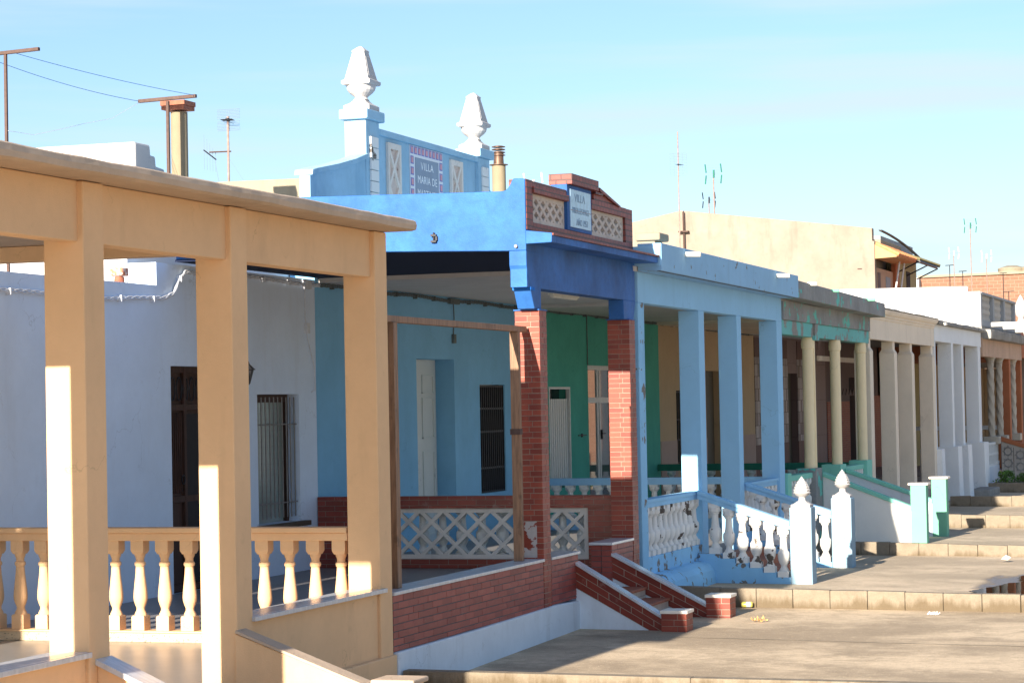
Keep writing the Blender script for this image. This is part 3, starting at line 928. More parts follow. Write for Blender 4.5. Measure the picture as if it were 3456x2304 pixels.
# pediment
pd = MB()
X0, X1 = -7.80, -7.62
pd.box(X0, X1, 23.63, 27.65, 1.81, 1.925)
pd.box(X0, X1 + .012, 23.475, 23.69, 1.835, 2.362)
pd.box(X0, X1, 27.335, 27.65, 1.925, 2.335)
pd.box(X0, X1 + .03, 23.69, 24.95, 2.235, 2.30).box(X0, X1, 23.69, 24.95, 2.30, 2.362)
pd.box(X0, X1 + .01, 25.895, 27.335, 2.225, 2.335)
pd.prism([(26.02, 2.336), (27.05, 2.336), (26.97, 2.35), (26.17, 2.488), (26.02, 2.488)], 'x', X0, X1)
pdo = pd.build('pediment', BRICKP, h2, bev=0.004)
bxo('coping', BRICKP, pdo, -7.83, -7.56, 24.97, 26.02, 2.432, 2.548, bev=0.003)
bxo('raised_rib', BRICKP, pdo, -7.62, -7.59, 26.0, 26.3, 2.40, 2.43, bev=0.003)
MB().prism([(26.17, 2.45), (26.17, 2.488), (27.05, 2.335), (27.0, 2.32)], 'x', -7.62, -7.59).build('raised_rib', BRICKP, pdo)
for a, b in ((23.71, 24.94), (25.91, 27.325)):
    lattice(MB(), 'x', -7.76, a, b, 1.945, 2.215, 5, 2, 0.022, 0.10).build('lattice', LATT2, pdo)
fr = MB().box(X0, X1 + .005, 24.952, 25.893, 1.926, 2.431).build('sign_frame', SKIN_BLUE, pdo, bev=0.004)
sg = bxo('sign', LTILE, fr, -7.616, -7.605, 25.04, 25.83, 1.965, 2.385, bev=0.001)
text_obj('VILLA', .125, (-7.604, 25.40, 2.255), INK, sg, 1.3)
text_obj('BIROLLES PAGE', .095, (-7.604, 25.43, 2.125), INK, sg, 1.0)
text_obj('AÑO 1957', .10, (-7.604, 25.48, 1.995), INK, sg, 1.0)
bxo('crack', TERRA, sg, -7.605, -7.603, 25.045, 25.825, 2.152, 2.157, bev=0)
# small fittings on the side parapet
mb = MB().box(-8.66, -8.60, 23.41, 23.45, 1.80, 1.82).box(-8.66, -8.60, 23.41, 23.45, 1.735, 1.755).box(-8.61, -8.59, 23.42, 23.45, 1.755, 1.80).tube([(-8.63, 23.43, 1.73), (-8.63, 23.43, 1.84)], .010)
mb.build('bracket', IRON, h2)
MB().tube([(-7.72, 23.45, 1.66), (-7.72, 23.42, 1.66)], .018).build('hook', STEELBAR, h2)
# stairs
SH = 24.95
def stair_wall2(y, xe, za, zb, nm):
    o = MB().prism([(-7.602, za - .29), (xe, zb - .24), (xe, zb - .035), (-7.602, za - .035)], 'y', y + .004, y + .126).build('stair_wall', MORTL, h2)
    bm2 = MB(); tones = []
    n = 4; span = xe + 7.602
    for j in range(3):
        for i in range(-1, n + 1):
            a = max(0, (i + (.5 if j % 2 else 0)) / n); b_ = min(1, (i + 1 + (.5 if j % 2 else 0)) / n - .008)
            if b_ <= a: continue
            def zz(f, q):
                top = za - .037 + (zb - za) * f
                return top - (.253 - .05 * f) * q
            q0, q1 = j / 3 + .012, (j + 1) / 3 - .02
            xa, xb = -7.602 + span * a, -7.602 + span * b_
            bm2.prism([(xa, zz(a, q1)), (xb, zz(b_, q1)), (xb, zz(b_, q0)), (xa, zz(a, q0))], 'y', y, y + .13)
            tones += [random.random()] * 6
    ob = bm2.build('brickwork', BK3, o, bev=0.0015)
    ob.data.attributes.new('tone', 'FLOAT', 'FACE').data.foreach_set('value', tones)
    o['label'] = nm
    MB().prism([(-7.61, za - .034), (xe, zb - .034), (xe, zb), (-7.61, za)], 'y', y - .015, y + .16).build('coping', MARBLE, o, bev=0.003)
    MB().prism([(-7.605, -2.62), (xe, -2.62), (xe, zb - .241), (-7.605, za - .291)], 'y', y + .008, y + .125).build('plaster_base', WPLINTH, o)
    return o
stair_wall2(24.95, -6.60, -1.72, -2.325, 'near sloping brick stair wall with marble coping')
stair_wall2(26.40, -6.45, -1.72, -2.325, 'far sloping brick stair wall with marble coping')
for x, y, zt, zb in ((-6.62, 24.86, -2.275, -2.6), (-6.49, 26.36, -2.225, -2.6)):
    p = brick_pillar('stair_post', x, x + .28, y, y + .28, zb, zt, .068, h2)
    bxo('post_cap', MARBLEC, p, x - .012, x + .292, y - .012, y + .292, zt + .001, zt + .036, bev=0.004)
for k in range(3):
    z = -1.98 - .125 * (k + 1)
    s_ = bxo('step', TILEST, h2, -7.58, -7.58 + .27 * (k + 1) + .1, 25.11, 26.39, -2.6, z - .03 + k * .0005, bev=0)
    bxo('tread', TERRA, s_, -7.58, -7.58 + .27 * (k + 1) + .125, 25.11, 26.39, z - .0295 + k * .0005, z, bev=0.003)

# wooden pergola frame standing on the coping
pg = thing('wooden_frame', (-7.75, 21.7, -1.61), 'bare timber post and beam frame standing on the brick terrace wall', 'frame')
bxo('beam', PINE, pg, -7.80, -7.72, 19.60, 23.74, .772, .832, bev=0.004)
for a, b in ((19.83, 19.93), (23.40, 23.47)):
    bxo('post', PINE, pg, -7.80, -7.705, a, b, -1.611, .771, bev=0.004)
bxo('metal_shoe', RUST, pg, -7.81, -7.70, 23.39, 23.48, -.30, -.24, bev=0.002)

# ================================================================== HOUSE 3 pale blue
h3 = thing('pale_blue_porch_house', (-9.6, 31.7, -2.5), 'pale blue columned porch with white balustrades beside the brick pillars', 'house', 'terrace houses with columned porches')
d3, w3 = (31.07, 32.63, -2.0, .69), (33.75, 34.93, -1.312, .33)
wall(27.51, 35.9, -2.5, 1.95, [d3, w3], BLUEWALL, h3)
bxo('house_body', WHITE2, h3, -24, XW - .36, 27.51, 35.88, -2.5, 1.9, bev=0)
d = bxo('door', DOORW, h3, -12.07, -12.03, 31.08, 32.62, -2.0, .69, bev=0)
mb = MB()
for a in (31.12, 31.95):
    for z0, z1 in ((-1.85, -.65), (-.45, .12), (.2, .45)):
        mb.box(-12.03, -12.012, a + .08, a + .55, z0, z0 + .02).box(-12.03, -12.012, a + .08, a + .55, z1, z1 + .02)
        mb.box(-12.03, -12.012, a + .08, a + .1, z0, z1).box(-12.03, -12.012, a + .53, a + .55, z0, z1)
mb.build('door_moulding', DOORW, d, bev=0.002)
MB().tube([(-12.03, 31.2, -.85), (-11.98, 31.2, -.85), (-11.98, 31.2, -1.02), (-12.03, 31.2, -1.02)], .01, 6).build('handle', RUST, d)
w_ = bxo('window', GLASSD, h3, -11.86, -11.84, 33.75, 34.93, -1.312, .33, bev=0)
mb = MB()
for k in range(13):
    y = 33.78 + .094 * k
    mb.box(-11.79, -11.76, y, y + .022, -1.30, .32)
for z in (-1.31, -.95, -.40, -.05, .29):
    mb.box(-11.80, -11.765, 33.75, 34.93, z, z + .03)
mb.build('window_bars', IRON, w_)
bxo('floor', FLOORG, h3, XW + .01, -7.76, 27.61, 35.95, -2.6, -1.98, bev=0)
bxo('ceiling', CEIL, h3, XW + .005, -7.61, 27.625, 35.99, 1.60, 1.66, bev=0)
bxo('roof', PALE, h3, XW + .01, -7.31, 27.76, 36.0, 1.661, 1.90, bev=0)
bxo('beam', PALE, h3, -7.76, -7.602, 27.77, 36.16, 1.225, 1.599, bev=0.006)
MB().prism([(27.78, 1.60), (36.03, 1.575), (36.03, 1.915), (27.78, 1.935)], 'x', -7.6, -7.3).build('fascia', plaster('streaky_fascia_blue', (0.30, 0.54, 0.78), 0.08, 0.3, (0.2, 0.28, 0.34), seed=64, peel=0.635, peels=5.0, peelc=(0.2, 0.19, 0.18)), h3, bev=0.006)
MB().prism([(27.78, 1.596), (36.0, 1.571), (36.0, 1.574), (27.78, 1.599)], 'x', -7.36, -7.33).build('drip_edge', RUST, h3)
for y, w in ((27.75, .28), (30.80, .30), (33.06, .26), (35.77, .38)):
    bxo('column', PALE if y > 28 else PALEPEEL, h3, -7.88, -7.6, y, y + w, -2.55, 1.2245, bev=0.008)
for y0, y1, n in ((28.03, 30.80, 11), (33.32, 35.77, 10)):
    b3 = MB().box(-7.79, -7.62, y0, y1, -1.225, -1.18).box(-7.77, -7.64, y0, y1, -1.285, -1.2255).build('balustrade', PALE, h3, bev=0.006)
    bxo('balustrade_base', PALEPEEL, b3, -7.86, -7.61, y0, y1, -2.55, -1.885, bev=0.01)
    cc = [(-7.612, -2.55), (-7.36, -2.55), (-7.36, -2.30), (-7.38, -2.20), (-7.44, -2.13), (-7.52, -2.095), (-7.612, -2.085)]
    MB().prism(cc, 'y', y0 - (0.05 if y0 > 30 else -.05), y1 + .04).build('plinth', PALEPEEL, b3, bev=0.01)
    balusters(bal_b, .598, BALW, b3, [(-7.705, y0 + (y1 - y0) * (k + .5) / n, -1.884) for k in range(n)])
def finial(mb, x, y, z, s=1.0):
    mb.sqloft(x, y, z, [(.125, 0), (.125, .035), (.10, .045), (.075, .06), (.058, .075)])
    mb.lathe(x, y, z, [(.060, .07), (.046, .09), (.044, .125), (.060, .14), (.085, .152), (.10, .165)], 16)
    seg = 18; rows = [(.105, .165), (.106, .186), (.108, .200), (.101, .226), (.100, .238), (.090, .262), (.088, .274), (.075, .296), (.070, .308), (.056, .328), (.046, .342), (.030, .365), (.018, .378), (.005, .398)]
    vs = []; fs = []
    for i, (rr, h) in enumerate(rows):
        for k in range(seg):
            a = 2 * math.pi * k / seg
            q = rr * (1.07 if i % 2 else .86) * (1 + (.05 if k % 2 == 0 else -.04))
            vs.append((x + q * math.cos(a), y + q * math.sin(a), z + h))
    for i in range(len(rows) - 1):
        for k in range(seg):
            k2 = (k + 1) % seg
            fs.append((i * seg + k, i * seg + k2, (i + 1) * seg + k2, (i + 1) * seg + k))
    fs.append(tuple((len(rows) - 1) * seg + k for k in range(seg)))
    mb.add(vs, fs)
for y, nb, nm in ((30.50, 6, 'near stair balustrade down to pinecone post'), (33.38, 6, 'far stair balustrade down to pinecone post')):
    xe = -6.37
    b = MB().prism([(-7.6, -1.215), (-7.6, -1.165), (xe, -1.575), (xe, -1.625)], 'y', y - .01, y + .17)
    b.prism([(-7.6, -1.275), (-7.6, -1.216), (xe, -1.626), (xe, -1.685)], 'y', y + .01, y + .15)
    so = b.build('balustrade', PALE, h3, bev=0.006)
    so['label'] = nm
    poly = [(-7.6, -2.6)]
    xs = [-7.38 + .182 * k for k in range(nb)]
    for k, x in enumerate(xs):
        z = -1.985 - (x + 7.42) * .335
        xr = x + .091 if k < nb - 1 else xe
        xl = x - .091 if k else -7.6
        poly += [(xl, z), (xr, z)]
    poly += [(xe, -2.6)]
    MB().prism(poly, 'y', y, y + .16).build('balustrade_base', PALEPEEL, so, bev=0.004)
    locs = [(x, y + .08, -1.984 - (x + 7.42) * .335) for x in xs]
    balusters(bal_b, .655, BALW, so, locs)
    pz = -2.55
    p = bxo('post', LIGHTPALE, h3, -6.369, -6.08, y, y + .29, pz, -1.395, bev=0.012)
    mb = MB(); finial(mb, -6.225, y + .145, -1.395, 1.0)
    mb.build('finial', FIN, p, smooth=True)
for k in range(4):
    z = -1.98 - .1 * (k + 1)
    bxo('step', TERRA, h3, -7.60, -7.58 + .25 * (k + 1), 30.67, 33.37, -2.6, z + k * .0004, bev=0.004)
# balusters standing right behind the brick lattice divider
b = bxo('balustrade', PALE, h3, -10.72, -8.2, 27.63, 27.75, -1.22, -1.13, bev=0.005)
balusters(bal_b, .635, BALC, b, [(-8.33 - .26 * k, 27.69, -1.856) for k in range(9)])
bxo('balustrade_base', PALE, b, -10.72, -8.2, 27.63, 27.75, -2.0, -1.857, bev=0.004)
# divider balustrade
b = MB().box(XW + .01, -7.89, 35.92, 36.07, -1.275, -1.165).build('balustrade', PALE, h3, bev=0.005)
bxo('balustrade_base', PALE, b, XW + .01, -7.89, 35.94, 36.05, -2.0, -1.80, bev=0.004)
balusters(bal_b, .523, BALC, b, [(-8.05 - .229 * k, 35.995, -1.799) for k in range(16)])
b = MB().tube([(-10.03, 31.5, 1.565), (-8.83, 31.5, 1.565)], .03, 10).box(-10.08, -8.78, 31.46, 31.54, 1.575, 1.60)
b.v = [(-10.15 + (y - 31.5), 33.0 + (x + 9.43), z) for x, y, z in b.v]
b.build('ceiling_lamp', TUBE, h3)

# the parapet of the blue house: the villa gable
vg = thing('villa_gable', (-11.9, 31.9, 1.95), 'tall light blue roof parapet with tiled villa name sign and two white urns', 'parapet')
GX = -11.74
bxo('pier', GABLE, vg, -12.05, GX, 29.334, 29.82, 1.95, 3.86, bev=0.012)
bxo('pier', GABLE, vg, -12.05, GX, 33.916, 34.42, 1.95, 3.78, bev=0.012)
for y0, y1, zt in ((29.26, 29.92, 3.861), (33.85, 34.52, 3.781)):
    bxo('pier_cap', GABLE, vg, -12.10, GX + .05, y0, y1, zt, zt + .14, bev=0.02)
bxo('panel', GABLE, vg, -11.98, GX - .06, 29.821, 33.915, 1.95, 3.70, bev=0.0)
bxo('coping', GABLE, vg, -12.03, GX - .005, 29.821, 33.915, 3.701, 3.785, bev=0.008)
wgp = [(27.45, 1.95), (27.45, 2.95), (27.62, 2.985), (28.3, 3.10), (28.9, 3.22), (29.333, 3.33), (29.333, 1.95)]
MB().prism(wgp, 'x', -11.9, GX - .012).build('wing_wall', GABLE, vg, bev=0.006)
MB().prism([(27.43, 2.951), (27.45, 3.02), (27.62, 3.055), (28.3, 3.17), (28.9, 3.29), (29.33, 3.40), (29.33, 3.331), (28.9, 3.221), (28.3, 3.101), (27.62, 2.986), (27.45, 2.951)], 'x', -11.96, GX + .03).build('coping', GABLE, vg, bev=0.006)
MB().prism([(34.421, 1.95), (34.421, 3.33), (34.8, 3.22), (35.9, 2.98), (35.9, 1.95)], 'x', -11.9, GX - .012).build('wing_wall', GABLE, vg, bev=0.006)
for y0 in (29.45, 34.02):
    mb = MB()
    for k in range(11):
        mb.box(GX, GX + .03, y0, y0 + .27, 2.0 + .15 * k, 2.14 + .15 * k)
    mb.build('quoin_tiles', BALW, vg, bev=0.005)
for y0, y1 in ((30.20, 30.70), (32.75, 33.26)):
    mb = MB().box(GX - .06, GX - .02, y0, y0 + .06, 1.98, 3.64).box(GX - .06, GX - .02, y1 - .06, y1, 1.98, 3.64).box(GX - .06, GX - .021, y0 + .06, y1 - .06, 3.56, 3.64)
    for j in range(3):
        z0 = 1.98 + j * .527; z1 = z0 + .527
        for p, q in (((y0 + .06, z0), (y1 - .06, z1)), ((y1 - .06, z0), (y0 + .06, z1))):
            dx, dzz = q[0] - p[0], q[1] - p[1]; l = math.hypot(dx, dzz); nx, nz = -dzz / l * .028, dx / l * .028
            mb.prism([(p[0] + nx, p[1] + nz), (q[0] + nx, q[1] + nz), (q[0] - nx, q[1] - nz), (p[0] - nx, p[1] - nz)], 'x', GX - .06, GX - .025 - (.003 if p[0] < q[0] else 0))
    sc_ = mb.build('screen_panel', plaster('warm_cream_cast', (0.78, 0.70, 0.62), 0.06, 0.2, seed=70), vg, bev=0.004)
    bxo('perforated_back', plaster('perforated_pink', (0.70, 0.55, 0.47), 0.1, seed=51, peel=0.60, peels=16, peelc=(0.16, 0.06, 0.045)), sc_, GX - .0595, GX - .055, y0 + .06, y1 - .06, 1.98, 3.56, bev=0)
# tiled name sign
sn = bxo('name_sign', TILEW, vg, GX - .0595, GX - .045, 31.10, 32.425, 2.1, 3.695, bev=0.001)
bxo('sign_field', SLATE, sn, GX - .045, GX - .040, 31.29, 32.24, 2.25, 3.535, bev=0)
mb = MB(); m2 = MB()
for k in range(9):
    y = 31.115 + .147 * k
    mb.box(GX - .045, GX - .041, y, y + .112, 3.575, 3.685)
    m2.box(GX - .041, GX - .039, y + .02, y + .092, 3.592, 3.668)
for k in range(9):
    z = 3.43 - .155 * k
    for y in (31.115, 32.29):
        mb.box(GX - .045, GX - .041, y, y + .115, z, z + .115)
        m2.box(GX - .041, GX - .039, y + .022, y + .093, z + .018, z + .097)
mb.build('border_tiles', INDIGO, sn)
m2.build('border_centres', PINKT, sn)
text_obj('VILLA', .155, (GX - .039, 31.76, 3.375), LWHITE, sn, 1.18, spacing=1.15)
text_obj('MARIA DE', .155, (GX - .039, 31.765, 3.18), LWHITE, sn, 1.06, spacing=1.1)
text_obj('MARTINEZ', .155, (GX - .039, 31.765, 2.985), LWHITE, sn, 1.02, spacing=1.1)
def urn(y, z):
    x = -11.90
    mb = MB()
    mb.sqloft(x, y, z, [(.185, 0), (.185, .06), (.165, .075), (.12, .10), (.085, .135), (.08, .155)])
    mb.lathe(x, y, z, [(.10, .15), (.085, .17), (.085, .185), (.11, .205), (.155, .24), (.185, .275), (.197, .31), (.20, .35)], 20, flute=0.015)
    mb.sqloft(x, y, z, [(.19, .345), (.205, .36), (.205, .40), (.182, .412), (.168, .425), (.085, .785), (.090, .795), (.090, .81), (.03, .862), (.004, .875)])
    for sx_, sy_ in ((1, 0), (0, -1)):
        pass
    o = mb.build('urn', FIN, vg)
    f = MB()
    # raised trim on the sloping street face
    def P_(u, h):
        r = .165 + (.085 - .165) * (h - .415) / .35
        return (x + r + .004, y + u * r, z + h)
    for a, b in (((-.7, .46), (-.7, .73)), ((.7, .46), (.7, .73)), ((-.7, .46), (.7, .46)), ((-.7, .73), (.7, .73))):
        f.tube([P_(*a), P_(*b)], .005, 5)
    f.build('trim', FIN, o)
    return o
urn(29.59, 4.002)
urn(34.18, 3.922)

# ================================================================== HOUSE 4 mint and bare concrete
h4 = thing('mint_porch_house', (-9.6, 40, -2.45), 'green walled house whose concrete porch sheds teal paint on round yellow columns', 'house', 'terrace houses with columned porches')
w4, d4 = (37.2, 38.39, -1.38, .30), (39.48, 41.2, -2.0, .68)
wall(35.905, 44.3, -2.5, 1.8, [w4, d4], GREENWALL, h4)
bxo('house_body', WHITE2, h4, -24, XW - .36, 35.905, 44.3, -2.5, 1.75, bev=0)
w_ = bxo('window', GLASSD, h4, -11.95, -11.93, 37.2, 38.39, -1.38, .30, bev=0)
mb = MB().box(-11.80, -11.73, 37.2, 37.24, -1.38, .30).box(-11.80, -11.73, 38.35, 38.39, -1.38, .30).box(-11.80, -11.73, 37.24, 38.35, .26, .30)
mb.build('frame', SHUT, w_, bev=0.003)
mb = MB().box(-11.80, -11.785, 37.245, 38.34, -1.30, .09)
for k in range(9):
    y = 37.28 + .118 * k
    mb.box(-11.784, -11.765, y, y + .075, -1.31, .10)
mb.build('shutter', SHUT, w_)
d = bxo('door', GLASSB, h4, -11.83, -11.81, 39.5, 41.18, -2.0, .6, bev=0)
mb = MB().box(-11.85, -11.78, 39.48, 41.2, .6, .68).box(-11.85, -11.78, 39.48, 41.2, 0.02, .12)
for y in (39.48, 40.2, 40.34, 41.12):
    mb.box(-11.85, -11.79, y, y + .08, -2.0, .6)
mb.box(-11.85, -11.79, 39.56, 40.2, -2, -1.85).box(-11.85, -11.79, 40.42, 41.12, -2, -1.85)
mb.build('door_frame', SHUT, d, bev=0.003)
MB().box(-11.79, -11.75, 40.37, 40.39, -.62, -.45).box(-11.77, -11.74, 40.37, 40.55, -.53, -.51).build('handle', IRON, d)
MB().box(XW, XW + .03, 39.0, 39.03, -.56, -.50).box(XW + .02, XW + .04, 38.76, 39.22, -.535, -.52).build('towel_hook', IRON, h4)
bxo('floor', FLOORG, h4, XW + .01, -7.76, 36.08, 44.0, -2.6, -1.98, bev=0)
bxo('ceiling', CEIL, h4, XW + .005, -7.62, 36.01, 44.02, 1.55, 1.62, bev=0)
MB().prism([(36.035, 1.575), (44.05, 1.51), (44.05, 1.765), (36.035, 1.845)], 'x', -7.9, -7.3).build('fascia', GREYCON, h4, bev=0.012)
bxo('roof', ROUGHCON, h4, XW + .01, -7.901, 36.035, 44.05, 1.621, 1.76, bev=0)
mb = MB().box(-7.80, -7.60, 36.17, 43.95, 1.03, 1.25).box(-7.80, -7.605, 36.17, 43.95, 1.2505, 1.3).box(-7.80, -7.56, 38.62, 38.95, .98, 1.25)
mb.build('beam', TEALPEEL, h4, bev=0.006)
bxo('beam_casing', GREYCON, h4, -7.80, -7.57, 36.17, 43.95, 1.255, 1.545)
for y, cx in ((38.66, -7.705), (40.86, -7.665), (43.48, -7.68)):
    mb = MB().lathe(cx, y, -1.12, [(.090, 0), (.090, 1.96), (.104, 1.975), (.108, 2.05), (.095, 2.15)], 24)
    mb.box(-7.66, -7.605, y + .03, y + .11, -1.12, 1.03)
    mb.build('column', YELLOW, h4, smooth=True)
    bk = bxo('column_base', MINT if y > 39 else GREYCON, h4, -7.90, -7.56, y - .24, y + .28, -2.55, -1.121, bev=0.01)
for y0, y1, n in ((36.2, 38.42, 9), (41.14, 43.24, 9)):
    b4 = bxo('balustrade', MINT, h4, -7.80, -7.62, y0, y1, -1.27, -1.185, bev=0.006)
    bxo('balustrade_base', WPLINTH, b4, -7.84, -7.61, y0, y1, -2.55, -1.86, bev=0.01)
    balusters(bal_b, .589, BALC, b4, [(-7.70, y0 + (y1 - y0) * (k + .5) / n, -1.859) for k in range(n)])
bxo('pilaster', MINT, h4, -7.9, -7.56, 36.17, 36.45, -2.55, -1.13, bev=0.01)
for y, xe, z1, za in ((38.95, -6.10, -1.765, -1.20), (41.0, -6.06, -1.74, -1.20)):
    o = MB().prism([(-7.555, -2.6), (-7.555, za - .07), (xe, z1 - .07), (xe, -2.6)], 'y', y, y + .16).build('stair_wall', WPLINTH if y > 40 else plaster('chipped_white_stair', (0.78, 0.77, 0.74), 0.05, 0.15, (0.45, 0.43, 0.4), seed=52, peel=0.72, peels=5, peelc=(0.2, 0.19, 0.18)), h4, bev=0.004)
    MB().prism([(-7.555, za - .069), (-7.555, za), (xe, z1), (xe, z1 - .069)], 'y', y - .025, y + .185).build('coping', MINT, o, bev=0.008)
for x, y, zt in ((-6.11, 38.93, -1.425), (-6.075, 41.0, -1.395)):
    p = bxo('post', MINTL, h4, x, x + .255, y, y + .26, -2.55, zt, bev=0.008)
    bxo('post_cap', MARBLEC, p, x - .035, x + .29, y - .03, y + .29, zt + .001, zt + .035, bev=0.005)
for k in range(5):
    bxo('step', TERRA, h4, -7.60, -7.58 + .25 * (k + 1), 39.14, 40.99, -2.6, -1.98 - .075 * (k + 1), bev=0.004)
b = bxo('balustrade', DGREEN, h4, XW + .01, -7.96, 44.02, 44.18, -1.30, -1.175, bev=0.005)
bxo('balustrade_base', DGREEN, b, XW + .01, -7.96, 44.05, 44.15, -2.0, -1.80, bev=0.004)
balusters(bal_b, .498, BALC, b, [(-8.1 - .26 * k, 44.1, -1.799) for k in range(14)])

# ================================================================== HOUSE 5 beige
h5 = thing('beige_porch_house', (-9.6, 48, -2.45), 'beige porch with square necked columns beyond the round yellow columns', 'house', 'terrace houses with columned porches')
w5, d5 = (45.58, 46.6, -1.22, .24), (48.07, 49.4, -2.0, .65)
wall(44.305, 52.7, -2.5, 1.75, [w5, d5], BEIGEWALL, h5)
for a, b in ((44.31, 45.575), (46.605, 48.065), (49.405, 52.69)):
    bxo('dado', PINKLOW, h5, XW, XW + .012, a, b, -2.0, -.745, bev=0)
bxo('house_body', WHITE2, h5, -24, XW - .36, 44.305, 52.7, -2.5, 1.7, bev=0)
w_ = bxo('window', GLASSD, h5, -11.9, -11.88, 45.58, 46.6, -1.22, .24, bev=0)
mb = MB()
for k in range(8):
    mb.box(-11.80, -11.78, 45.6 + .13 * k, 45.62 + .13 * k, -1.2, .23)
for z in (-1.2, -.75, -.35, .2):
    mb.box(-11.81, -11.785, 45.58, 46.6, z, z + .02)
mb.build('window_bars', IRON, w_)
bxo('door', OLIVE, h5, -11.95, -11.90, 48.07, 49.4, -2.0, .65, bev=0)
bxo('floor', FLOORG, h5, XW + .01, -7.7, 44.2, 52.0, -2.6, -1.98, bev=0)
bxo('roof', BEIGE, h5, XW + .01, -7.7, 44.06, 52.05, 1.50, 1.66, bev=0)
cp = [(-7.72, 1.12), (-7.602, 1.12), (-7.602, 1.50), (-7.585, 1.51), (-7.585, 1.55), (-7.56, 1.56), (-7.56, 1.60), (-7.53, 1.61), (-7.50, 1.66), (-7.49, 1.70), (-7.72, 1.70)]
MB().prism(cp, 'y', 44.06, 52.25).build('beam', BEIGE, h5, bev=0.003)
wavy_slab(-8.2, -7.48, 44.06, 52.3, 1.701, 1.735, 0.008, 0.2, 4).build('coping', ROUGHCON, h5)
for y, w in ((44.02, .34), (46.83, .34), (49.03, .34), (51.94, .36)):
    c = bxo('column', BEIGE, h5, -7.90, -7.6, y, y + w, -2.55, .90, bev=0.008)
    mb = MB()
    a = [(-7.90, -7.6, y, y + w, .90), (-7.86, -7.64, y + .04, y + w - .04, .965), (-7.86, -7.64, y + .04, y + w - .04, 1.12)]
    vs = []
    for x0, x1, ya, yb, z in a:
        vs += [(x0, ya, z), (x1, ya, z), (x1, yb, z), (x0, yb, z)]
    fs = [(0, 1, 2, 3), (8, 9, 10, 11)]
    for i in range(2):
        for k in range(4):
            fs.append((i * 4 + k, i * 4 + (k + 1) % 4, i * 4 + 4 + (k + 1) % 4, i * 4 + 4 + k))
    mb.add(vs, fs).build('capital', BEIGE, c)
mb = MB().box(-7.80, -7.66, 49.4, 51.93, -2.0, -1.3)
bxo('chair_rail', BALC, h5, -7.9, -7.7, 47.2, 47.25, -2.0, -1.3, bev=0)

# ================================================================== HOUSE 6 cool white
h6 = thing('white_porch_house', (-9.6, 56, -2.45), 'cool white porch with square columns thickened at the foot', 'house', 'terrace houses with columned porches')
d6 = (56.33, 57.5, -2.0, .655)
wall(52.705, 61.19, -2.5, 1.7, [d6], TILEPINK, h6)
BG = simple('brown_glaze', (0.07, 0.02, 0.016), 0.5, 0, 0.3, 10)
for a, b in ((52.71, 53.7), (54.9, 56.32), (57.51, 59.2)):
    bxo('glazed_tiling', TILEMET, h6, XW, XW + .015, a, b, -1.0, 1.0, bev=0)
    bxo('brown_tiling', BG, h6, XW, XW + .014, a, b, 1.0005, 1.45, bev=0)
    bxo('brown_tiling', BG, h6, XW, XW + .014, a, b, -2.0, -1.0005, bev=0)
bxo('house_body', WHITE2, h6, -24, XW - .36, 52.705, 61.1, -2.5, 1.65, bev=0)
bxo('door', OLIVE, h6, -11.95, -11.9, 56.33, 57.5, -2.0, .655, bev=0)
MB().box(XW + .01, XW + .05, 59.9, 66.5, 1.0, 1.13).build('fluorescent_batten', TUBE, h6)
bxo('floor', FLOORG, h6, XW + .01, -7.9, 52.2, 60.2, -2.6, -1.98, bev=0)
bxo('roof', COOLWHITE, h6, XW + .01, -7.9, 52.06, 60.4, 1.50, 1.66, bev=0)
bxo('beam', COOLWHITE, h6, -7.88, -7.602, 52.31, 60.3, 1.24, 1.61, bev=0.006)
wavy_slab(-8.6, -7.49, 52.32, 60.5, 1.611, 1.70, 0.010, 0.2, 9).build('coping', ROUGHCON, h6)
for y, w in ((52.32, .10), (54.90, .31), (56.63, .33), (59.62, .50)):
    c = bxo('column', COOLWHITE, h6, -7.92, -7.6, y, y + w, -1.13, 1.2395, bev=0.006)
    MB().prism([(-7.97, -2.6), (-7.44, -2.6), (-7.47, -2.2), (-7.49, -1.1305), (-7.97, -1.1305)], 'y', y - .05, y + w + .30).build('column_foot', COOLWHITE, c, bev=0.006)
bxo('step', ROUGHCON, h6, -7.6, -7.1, 57.3, 59.3, -2.55, -2.22, bev=0.03)
bxo('drain_outlet', TUBE, h6, -7.5, -7.44, 53.0, 53.25, 1.60, 1.66, bev=0.01)

# ================================================================== HOUSE 7 with twisted columns and roof terrace
h7 = thing('twisted_column_house', (-9.6, 64.8, -2.45), 'house with salmon beam on twisted columns under a grey roof terrace', 'house', 'terrace houses with columned porches')
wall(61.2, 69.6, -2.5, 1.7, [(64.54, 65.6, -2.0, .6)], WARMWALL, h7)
bxo('house_body', WHITE2, h7, -24, XW - .36, 61.2, 69.15, -2.5, 1.65, bev=0)
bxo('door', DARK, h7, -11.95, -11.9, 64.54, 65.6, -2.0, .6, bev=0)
bxo('floor', FLOORG, h7, XW + .01, -7.7, 60.7, 69.4, -2.6, -1.98, bev=0)
bxo('roof', ROUGHCON, h7, XW + .01, -7.61, 60.6, 69.4, 1.50, 1.78, bev=0)
bxo('beam', SALMON, h7, -7.85, -7.60, 60.6, 69.4, 1.02, 1.499, bev=0.006)
wavy_slab(-8.0, -7.38, 60.62, 69.6, 1.46, 1.70, 0.012, 0.25, 12).build('cornice', ROUGHCON, h7)
